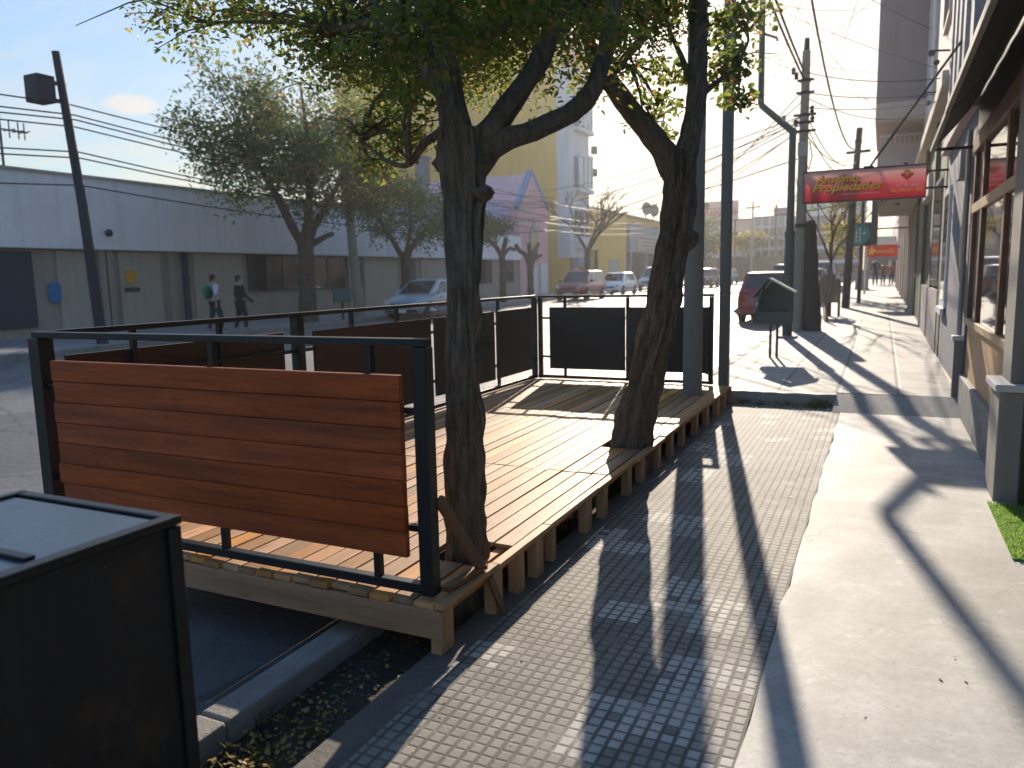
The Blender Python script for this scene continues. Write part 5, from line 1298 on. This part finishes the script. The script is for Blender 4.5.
MB().box(sx0+.55, sx0+1.06, fy-.003, fy, sz0+.088, sz0+.094).build('underline', mt['signwh'], sg)
m = MB(); m.lathe((sx1-.24,fy,sz0+.34), (0,-1,0), [(0,.05),(.003,.05)], 20); m.build('emblem', mt['signor'], sg)
m = MB(); m.prism([(sx1-.33,sz0+.32),(sx1-.24,sz0+.24),(sx1-.15,sz0+.32),(sx1-.17,sz0+.35),(sx1-.24,sz0+.28),(sx1-.31,sz0+.35)], 'y', fy-.005, fy-.001); m.build('emblem', mt['signred'], sg)
m = MB(); m.prism([(sx1-.27,sz0+.35),(sx1-.245,sz0+.32),(sx1-.20,sz0+.38),(sx1-.24,sz0+.36)], 'y', fy-.007, fy-.0045); m.build('emblem', mt['signyel'], sg)
lettering('Tel. 447-2020', .05, mt['signwh'], sg, (sx1-.39, fy-.003, sz0+.155), FRONT, offset=.001, width=.31)
lettering('Cel. 280 457-1090', .05, mt['signyel'], sg, (sx1-.45, fy-.003, sz0+.085), FRONT, offset=.001, width=.42)
m = MB(); m.bar((sx1,SY,2.90),(.92,SY,2.90),.03); m.bar((sx1,SY,2.66),(.92,SY,2.66),.03); m.bar((-.25,SY,3.0),(.86,11.0,4.35),.022); m.build('bracket', mt['cable'], sg)
m = MB(); m.box(-.32,-.18,SY-.03,SY+.03,3.007,3.03); m.box(.22,.27,SY-.03,SY+.03,3.007,3.04); m.build('lug', mt['cable'], sg)

o = thing('round_sign', 'round teal shop sign with a white twin-bar emblem in a dark square case', 'sign', (-.8,30,2.7))
MB().box(-1.15,-.42,29.96,30.2,2.32,3.12).build('case', mt['slate'], o, bevel=.03)
MB().lathe((-.80,29.962,2.72), (0,-1,0), [(0,.36),(.02,.36)], 28).build('disc', mt['signteal'], o)
m = MB(); m.box(-.90,-.865,29.925,29.94,2.47,2.97); m.box(-.78,-.745,29.925,29.94,2.47,2.97); m.box(-.866,-.779,29.927,29.94,2.5,2.53); m.box(-.866,-.779,29.927,29.94,2.62,2.65); m.box(-.866,-.779,29.927,29.94,2.77,2.8); m.box(-.866,-.779,29.927,29.94,2.9,2.93); m.build('emblem', mt['signwh'], o)
MB().lathe((-.63,29.94,2.76), (0,-1,0), [(0,.05),(.012,.05)], 10).build('emblem', mt['signwh'], o)
MB().box(-.42,-.22,29.6,32.0,2.35,4.2).build('side_board', mt['slate'], o, bevel=.02)
m = MB(); m.bar((-.22,30.1,2.9),(.95,30.1,2.9),.05); m.bar((-.22,30.1,3.9),(.95,30.1,3.9),.05); m.build('bracket', mt['cable'], o)

o = thing('hanging_sign', 'small bright red sign with yellow lettering over the distant pavement', 'sign', (0,40,2.4))
MB().box(-.68,.58,39.95,40.1,2.08,2.62).build('panel', mt['signred'], o)
MB().box(-.55,.6,39.94,40.1,2.622,2.78).build('top_strip', mt['signwh'], o); MB().box(-.3,.6,39.95,40.1,1.9,2.078).build('bottom_strip', mt['greywall'], o)
lettering('AmericaCa', .24, mt['signyel'], o, (-.42, 39.945, 2.25), FRONT, shear=.2, offset=.004, width=.86)
m = MB(); m.prism([(-.66,2.15),(-.5,2.2),(-.46,2.12),(-.42,2.28),(-.3,2.4),(-.44,2.44),(-.5,2.6),(-.55,2.44),(-.66,2.4),(-.6,2.3)], 'y', 39.93, 39.948); m.build('emblem', mt['signyel'], o)
MB().bar((.58,40,2.5),(.9,40,2.5),.05).build('bracket', mt['cable'], o)
MB().tube([(-.74,40.05,.3),(-.74,40.05,2.75)], .05, 8).build('support_post', mt['white_metal'], o)

o = thing('billboard', 'pinkish-white rooftop board lettered in faded red above the distant corner', 'sign', (-18,95,8))
MB().box(-19.9,-15.6,95,95.2,7.7,9.9).build('board', M_plain('faded_pink_board', (.62,.47,.42), .8, .1, 1, bmp=0), o)
lettering('Repuesto', 1.35, mt['faded'], o, (-19.5,94.98,8.2), FRONT, offset=.02, width=3.7, ext=.01)
m = MB(); m.prism([(-19.8,9.2),(-19.0,9.2),(-18.9,9.5),(-19.3,9.85),(-19.7,9.6)], 'y', 94.97, 94.99); m.build('emblem', mt['slate'], o)
for x in (-19.5,-17.7,-16): MB().bar((x,95.3,.5),(x,95.3,9.5),.15).build('post', mt['polewood'], o)
lettering('avatar', 1.5, mt['emblem'], None, (-6.9,99.38,8.55), FRONT, width=2.8, ext=.01) if False else None
fb = [o for o in bpy.data.objects if o.get('label','').startswith('pale multi-storey')][0]
lettering('avatar', 1.35, M_plain('dull_green_print', (.16,.22,.16), .7, .1, 2, bmp=0), fb, (-6.7,99.37,8.6), FRONT, width=2.6, ext=.01)

# ------------------------------------------------------------------ cars
mt['tyre'] = M_plain('tyre_rubber', (.018,.018,.018), .85, .2, 8)
mt['rim'] = M_plain('wheel_rim', (.35,.35,.36), .35, .1, 4, metal=.7, bmp=0)
mt['carglass'] = M_glass('car_glass', (.02,.025,.03), .04, .7)
mt['lampw'] = M_plain('headlamp_glass', (.6,.6,.6), .15, .05, 4, bmp=0)
mt['lampr'] = M_plain('tail_lamp_red', (.35,.012,.01), .2, .1, 4, bmp=0)
mt['trim'] = M_plain('black_plastic_trim', (.02,.02,.022), .6, .15, 6)
mt['plate'] = M_plain('number_plate', (.6,.6,.58), .5, .05, 4, bmp=0)
def paint(name, col):
    m = M_plain(name, col, .34, .08, 2, bmp=0); b = m.node_tree.nodes['Principled BSDF']
    b.inputs['Coat Weight'].default_value = .6; b.inputs['Coat Roughness'].default_value = .05
    return m
def car(label, loc, rz, col, L=4.1, W=1.72, Hh=1.48, kind='hatch', name='parked_car', group='cars parked along the kerbs', cat='car', rack=False):
    o = local(thing(name, label, cat, loc, rz, group)); hw = W/2; h = L/2
    belt = .92 if kind == 'hatch' else 1.02 if kind == 'suv' else .9
    gb = .22 if kind != 'suv' else .28
    hood = belt - .04
    st = [(-h,.80,gb+.2,belt-.28),(-h+.05,.90,gb+.08,belt-.12),(-h+.16,.97,gb,belt-.02),(-h*.5,1.0,gb-.02,belt),(0,1.0,gb-.02,belt),(h*.38,1.0,gb-.02,belt),(h*.62,.99,gb,hood),(h-.28,.95,gb,hood-.10),(h-.07,.86,gb+.04,hood-.22),(h,.74,gb+.14,hood-.34)]
    v = []; f = []
    for y, k, zb_, zt in st:
        w_ = hw*k; zm = zb_+(zt-zb_)*.55
        half = [(w_*.86,zb_),(w_*.975,zb_+.10),(w_,zm),(w_*.985,zt-.10),(w_*.93,zt-.02),(w_*.6,zt+.025),(0,zt+.035)]
        ring = [(x,y,z) for x, z in half] + [(-x,y,z) for x, z in reversed(half[:-1])]
        v += ring
    n = 13
    for i in range(len(st)-1):
        for k in range(n): f.append((i*n+k, i*n+(k+1)%n, (i+1)*n+(k+1)%n, (i+1)*n+k))
    f.append(tuple(range(n-1,-1,-1))); f.append(tuple(range((len(st)-1)*n, len(st)*n)))
    P = paint('car_paint_'+label.split()[0], col)
    MB().add(v, f, True).build('body', P, o, sharp=50)
    # cabin
    if kind == 'hatch': rb, rr_, rf, fb_ = -h+.10, -h+.5, h*.16, h*.60
    elif kind == 'suv': rb, rr_, rf, fb_ = -h+.06, -h+.28, h*.20, h*.58
    else: rb, rr_, rf, fb_ = -h*.74, -h*.42, h*.12, h*.58
    wb, wr, zr = hw*.93, hw*.74, Hh
    z0 = belt-.03
    c = MB()
    A = [(-wb,rb,z0),(wb,rb,z0),(wb,fb_,z0),(-wb,fb_,z0)]; B = [(-wr,rr_,zr-.02),(wr,rr_,zr-.02),(wr,rf,zr-.02),(-wr,rf,zr-.02)]
    Cc = [(-wr*.7,rr_+.15,zr+.02),(wr*.7,rr_+.15,zr+.02),(wr*.7,rf-.15,zr+.02),(-wr*.7,rf-.15,zr+.02)]
    c.add(A+B+Cc, [(0,1,5,4),(1,2,6,5),(2,3,7,6),(3,0,4,7),(4,5,9,8),(5,6,10,9),(6,7,11,10),(7,4,8,11),(8,9,10,11)])
    cab = c.build('cabin', P, o, bevel=.03)
    def pane(q, nm, u0, u1, w0, w1):
        q = [V3(p) for p in q]
        def bl(u, w_): return (q[0].lerp(q[1],u)).lerp(q[3].lerp(q[2],u), w_)
        pts = [bl(u0,w0),bl(u1,w0),bl(u1,w1),bl(u0,w1)]
        nn = (pts[1]-pts[0]).cross(pts[3]-pts[0]).normalized()
        cen = V3((0,(rb+fb_)/2,(z0+zr)/2))
        if nn.dot(pts[0]-cen) < 0: nn = -nn
        vv = [p-nn*.01 for p in pts] + [p+nn*.008 for p in pts]
        MB().add(vv, [(4,5,6,7),(0,1,5,4),(1,2,6,5),(2,3,7,6),(3,0,4,7)]).build(nm, mt['carglass'], o)
    pane((A[3],A[2],B[2],B[3]), 'windshield', .06,.94,.1,.93)
    pane((A[0],A[1],B[1],B[0]), 'rear_window', .09,.91,.22,.9)
    for s in ((A[1],A[2],B[2],B[1]),(A[0],A[3],B[3],B[0])):
        pane(s, 'side_window', .14,.50,.14,.88); pane(s, 'side_window', .54,.86,.14,.88)
    rw = .31 if kind != 'suv' else .35
    for sx in (-1,1):
        for y in (-h*.60, h*.62):
            x = sx*(hw-.02)
            a = MB().lathe((x,y,rw), (sx,0,0), [(-.12,rw+.06),(.012,rw+.06)], 22).build('wheel_arch', mt['trim'], o)
            wv = MB().lathe((x,y,rw), (sx,0,0), [(-.16,rw*.8),(-.15,rw*.97),(-.1,rw),(.0,rw),(.035,rw*.95),(.04,rw*.72)], 22).build('wheel', mt['tyre'], o)
            MB().lathe((x,y,rw), (sx,0,0), [(.03,rw*.7),(.046,rw*.66),(.03,rw*.5),(.035,rw*.15)], 16).build('rim', mt['rim'], wv)
        MB().prism([(h*.34,belt+.02),(h*.44,belt+.02),(h*.42,belt+.15),(h*.34,belt+.15)], 'x', sx*(hw-.02), sx*(hw+.16)).build('mirror', P if kind != 'suv' else mt['trim'], o, bevel=.02)
        MB().prism([(sx*hw*.56,hood-.33),(sx*hw*.80,hood-.30),(sx*hw*.86,hood-.15),(sx*hw*.62,hood-.21)], 'y', h-.30, h-.022).build('headlight', mt['lampw'], o, bevel=.01)
        MB().prism([(sx*hw*.66,belt-.28),(sx*hw*.88,belt-.28),(sx*hw*.9,belt+(.12 if kind=='suv' else .02)),(sx*hw*.70,belt+.0)], 'y', -h-.005, -h+.16).build('taillight', mt['lampr'], o, bevel=.01)
        MB().box(sx*(hw-.005), sx*(hw+.012), -h*.4, h*.4, gb+.22, gb+.28).build('side_moulding', mt['trim'], o)
        for y in (-h*.14, h*.2): MB().box(sx*(hw*.98), sx*(hw+.015), y, y+.16, belt-.13, belt-.10).build('door_handle', mt['trim'], o)
    MB().box(-hw*.5, hw*.5, h-.06, h+.012, hood-.36, hood-.27).build('grille', mt['trim'], o, bevel=.01)
    MB().box(-hw*.8, hw*.8, h-.16, h+.015, gb+.02, gb+.17).build('bumper', mt['trim'], o, bevel=.03)
    MB().box(-hw*.84, hw*.84, -h-.02, -h+.16, gb+.04, gb+.2).build('bumper', mt['trim'] if kind == 'suv' else P, o, bevel=.03)
    MB().box(-.26, .26, -h-.03, -h-.012, gb+.28, gb+.41).build('number_plate', mt['plate'], o); MB().box(-.26, .26, h+.016, h+.03, gb+.05, gb+.17).build('number_plate', mt['plate'], o)
    if rack:
        m = MB()
        for sx in (-1,1): m.bar((sx*wr*.85,rr_+.15,zr+.07),(sx*wr*.85,rf-.2,zr+.07),.04)
        m.build('roof_rail', mt['galv'], o)
    return o
rz = lambda y: -.13+G(y)
car('pale blue hatchback parked on the left kerb by the grey-green feathery tree', (-16.15,26.2,rz(26)), math.pi, (.30,.36,.42))
car('dark red high car with roof rails parked on the left kerb near pink gable', (-15.85,42.6,rz(42)), math.pi, (.26,.02,.03), 4.3, 1.78, 1.66, 'suv', rack=True)
car('white hatchback parked directly behind the dark red one on the left kerb', (-15.9,49.6,rz(49)), math.pi, (.70,.70,.68))
car('silver-blue van-like car parked by the grey-white shop fascia on the left kerb', (-16.0,59.5,rz(59)), math.pi, (.35,.37,.4), 4.4, 1.75, 1.8, 'suv')
car('dark maroon car on the far left side between the grey post and the steel post', (-13.4,65.5,rz(65)), math.pi, (.10,.03,.035), 4.3, 1.76, 1.6, 'suv')
car('silver car with sun glinting on its windscreen, driving in the middle of the distant street', (-14.2,80,rz(80)), math.pi, (.5,.51,.52), 4.2, 1.74, 1.5, 'hatch', 'moving_car', group=None)
car('red hatchback seen from behind, parked at the right kerb beyond the litter bin', (-3.1,25.9,rz(25)), 0, (.27,.015,.02), 4.0, 1.72, 1.5)
car('dark grey sport utility car parked ahead of the red hatchback, behind the lopped trunk', (-3.1,33.2,rz(33)), 0, (.05,.055,.06), 4.4, 1.8, 1.72, 'suv', rack=True)
car('dark hatchback parked third in line at the right kerb', (-3.1,40,rz(40)), 0, (.07,.07,.075), 4.1, 1.74, 1.5)
car('light grey tall car parked furthest along the right kerb', (-3.05,47,rz(47)), 0, (.4,.4,.41), 4.5, 1.8, 1.85, 'suv')
# low traffic separator in the distance
o = thing('traffic_separator', 'low dark strip of raised kerb across the bright distant road', 'kerb', (-9,50,.1))
MB().prism([(-12.8,.16),(-7.6,.16),(-7.8,.24),(-12.6,.24)], 'y', 50.2, 50.6).build('kerb_block', mt['trim'], o)
for x in (-12.0,-10.2,-8.4): MB().box(x,x+.3,50.15,50.19,.17,.23).build('reflector', mt['signyel'], o)

# ------------------------------------------------------------------ people
mt['skin'] = M_plain('skin', (.42,.25,.17), .55, .08, 8, bmp=0); mt['hair'] = M_plain('dark_hair', (.02,.015,.012), .6, .2, 20)
def cloth(n, c): return M_plain(n, c, .85, .2, 6, bmp=.3, bscale=60)
def skinned(name, joints, edges, mat, parent, root, sub=2):
    keys = list(joints); me = bpy.data.meshes.new(name)
    me.from_pydata([joints[k][0] for k in keys], [(keys.index(a), keys.index(b)) for a, b in edges], [])
    ob = bpy.data.objects.new(name, me); C.objects.link(ob)
    ob.modifiers.new('skin', 'SKIN')
    me.skin_vertices or None
    if not me.skin_vertices:
        bm = bmesh.new(); bm.from_mesh(me); bm.verts.layers.skin.verify(); bm.to_mesh(me); bm.free()
    for i, k in enumerate(keys):
        r = joints[k][1]; r = r if isinstance(r, tuple) else (r, r)
        me.skin_vertices[0].data[i].radius = r; me.skin_vertices[0].data[i].use_root = (k == root)
    s = ob.modifiers.new('sub', 'SUBSURF'); s.levels = sub; s.render_levels = sub
    bpy.context.view_layer.update()
    new = bpy.data.meshes.new_from_object(ob.evaluated_get(bpy.context.evaluated_depsgraph_get()))
    ob.modifiers.clear(); ob.data = new; bpy.data.meshes.remove(me); new.name = name
    new.materials.clear(); new.materials.append(mat)
    new.polygons.foreach_set('use_smooth', [True]*len(new.polygons))
    ob.parent = parent; return ob
def person(label, loc, rz_, top, bottom, h=1.74, stride=.16, arm=(.1,-.1), fingers=True, longcoat=False, hairlen=.0, group=None, skirt=False):
    o = local(thing('person', label, 'person', loc, rz_, group)); k = h/1.74
    J = {}; E = []
    def j(n, p, r): J[n] = (tuple(c*k for c in p), tuple(x*k for x in r) if isinstance(r, tuple) else r*k)
    j('pelvis',(0,0,.94),(.135,.10)); j('waist',(0,.01,1.10),(.12,.085)); j('chest',(0,0,1.30),(.15,.10)); j('neckbase',(0,-.005,1.44),(.085,.07)); j('neck',(0,.005,1.51),.05)
    j('jaw',(0,.02,1.57),(.062,.07)); j('face',(0,.012,1.645),(.076,.092)); j('crown',(0,.0,1.71),(.06,.07)); j('nose',(0,.115,1.62),.012)
    E += [('pelvis','waist'),('waist','chest'),('chest','neckbase'),('neckbase','neck'),('neck','jaw'),('jaw','face'),('face','crown'),('face','nose')]
    for s, n in ((-1,'L'),(1,'R')):
        a = arm[0] if s < 0 else arm[1]; st = stride*s
        j('sh'+n,(.165*s,0,1.40),.06); j('el'+n,(.225*s,-.04+a*.4,1.13),.043); j('wr'+n,(.235*s,.04+a*1.3,.90),.029); j('palm'+n,(.235*s,.055+a*1.45,.83),(.02,.036))
        E += [('neckbase','sh'+n),('sh'+n,'el'+n),('el'+n,'wr'+n),('wr'+n,'palm'+n)]
        if fingers:
            for q in range(4):
                yy = -.027+.018*q
                j('f%d%s' % (q,n),(.232*s,.055+a*1.5+yy,.775-.008*(q in (1,2))),.009); j('g%d%s' % (q,n),(.222*s,.062+a*1.52+yy,.735-.01*(q in (1,2))),.008)
                E += [('palm'+n,'f%d%s' % (q,n)),('f%d%s' % (q,n),'g%d%s' % (q,n))]
            j('th'+n,(.215*s,.10+a*1.45,.82),.011); j('tt'+n,(.205*s,.115+a*1.47,.785),.009); E += [('palm'+n,'th'+n),('th'+n,'tt'+n)]
        j('hip'+n,(.088*s,0,.88),.09); j('kn'+n,(.095*s,.05+st*.55,.49),.06); j('an'+n,(.098*s,st-.02,.10),.04); j('heel'+n,(.098*s,st-.035,.045),.022); j('toe'+n,(.105*s,st+.11,.04),.018)
        E += [('pelvis','hip'+n),('hip'+n,'kn'+n),('kn'+n,'an'+n),('an'+n,'heel'+n),('an'+n,'toe'+n)]
    skinned('body', J, E, mt['skin'], o, 'pelvis')
    def sub(keys, grow, extra=None):
        S = {q: (J[q][0], tuple(x*grow+.012 for x in (J[q][1] if isinstance(J[q][1], tuple) else (J[q][1],)*2))) for q in keys}
        if extra: S.update(extra)
        return S, [(a, b) for a, b in E if a in S and b in S]
    tk = ['pelvis','waist','chest','neckbase','shL','shR','elL','elR'] + (['wrL','wrR'] if longcoat else [])
    S, e = sub(tk, 1.08); S['hem'] = ((0,0,(.80 if longcoat else .86)*k),(.15,.115)); e.append(('pelvis','hem')); skinned('shirt', S, e, top, o, 'chest')
    S, e = sub(['pelvis','hipL','hipR','knL','knR','anL','anR'], 1.10)
    S['pelvis'] = ((S['pelvis'][0][0], S['pelvis'][0][1], S['pelvis'][0][2]-.03), (S['pelvis'][1][0]*.8, S['pelvis'][1][1]*.85))
    skinned('trousers', S, e, bottom, o, 'pelvis')
    for n in ('L','R'):
        S, e = sub(['heel'+n,'an'+n,'toe'+n], 1.08); S.pop('heel'+n); e = [('an'+n,'toe'+n)]
        S['an'+n] = ((J['an'+n][0][0], J['an'+n][0][1]-.03, .055), (.06,.055)); S['toe'+n] = ((J['toe'+n][0][0], J['toe'+n][0][1]+.02, .04), (.05,.04)); skinned('shoe', S, e, mt['trim'], o, 'an'+n)
    m = MB(); m.ball((0,-.018*k,1.672*k),(.080*k,.096*k,.086*k),10); m.ball((0,-.05*k,(1.60-hairlen)*k),(.062*k,.05*k,.07*k),8)
    m.build('hair', mt['hair'], o)
    m = MB()
    for s in (-1,1):
        m.ball((.033*s*k,.098*k,1.652*k),(.012,.008,.008),4)
    m.build('eyes', mt['hair'], o)
    m = MB(); m.ball((0,.09*k,1.585*k),(.022,.008,.006),4); m.build('mouth', mt['lampr'], o)
    return o
p1 = person('person in a white shirt and dark trousers wearing a green backpack', (-18.55,17.55,.0), R(-12), cloth('white_shirt',(.62,.60,.66)), cloth('navy_trousers',(.03,.032,.045)), 1.76)
p2 = person('person all in black walking beside the one in the white shirt', (-17.85,17.9,.0), R(-18), cloth('black_top',(.012,.012,.016)), cloth('black_trousers',(.012,.012,.015)), 1.72, .12, (.05,.22), longcoat=True)
bp = local(thing('backpack', 'green and dark rucksack on the back of the person in the white shirt', 'backpack', (-18.55,17.55,1.2), R(-12)))
m = MB(); m.ball((-.05,-.2,.03),(.15,.11,.23),10); m.build('main_pocket', cloth('green_cloth',(.02,.20,.06)), bp)
m = MB(); m.ball((.07,-.19,.02),(.10,.1,.2),8); m.build('side_pocket', cloth('dark_cloth',(.012,.05,.03)), bp)
for s in (-.09,.09): MB().tube([(s,-.14,.2),(s,-.08,.26),(s,.03,.27),(s,.12,.2),(s,.13,.06)], .016, 6).build('strap', mt['trim'], bp)
G3 = None
zp = .14+G(56)
person('person in dark blue clothes, tallest of the three distant walkers on the right pavement', (-.42,56,zp), 0, cloth('dark_blue_jacket',(.035,.05,.08)), cloth('dark_jeans',(.025,.03,.045)), 1.82, .13, fingers=False, longcoat=True)
person('person in brown clothes, in the middle of the three distant walkers on the right pavement', (.04,56.4,zp), 0, cloth('brown_top',(.12,.07,.05)), cloth('grey_trousers',(.06,.055,.05)), 1.5, .1, fingers=False)
person('person in a dark red top, rightmost of the three distant walkers on the right pavement', (.52,56.2,zp), 0, cloth('red_top',(.22,.03,.04)), cloth('black_jeans',(.03,.025,.03)), 1.45, .12, fingers=False, longcoat=True)
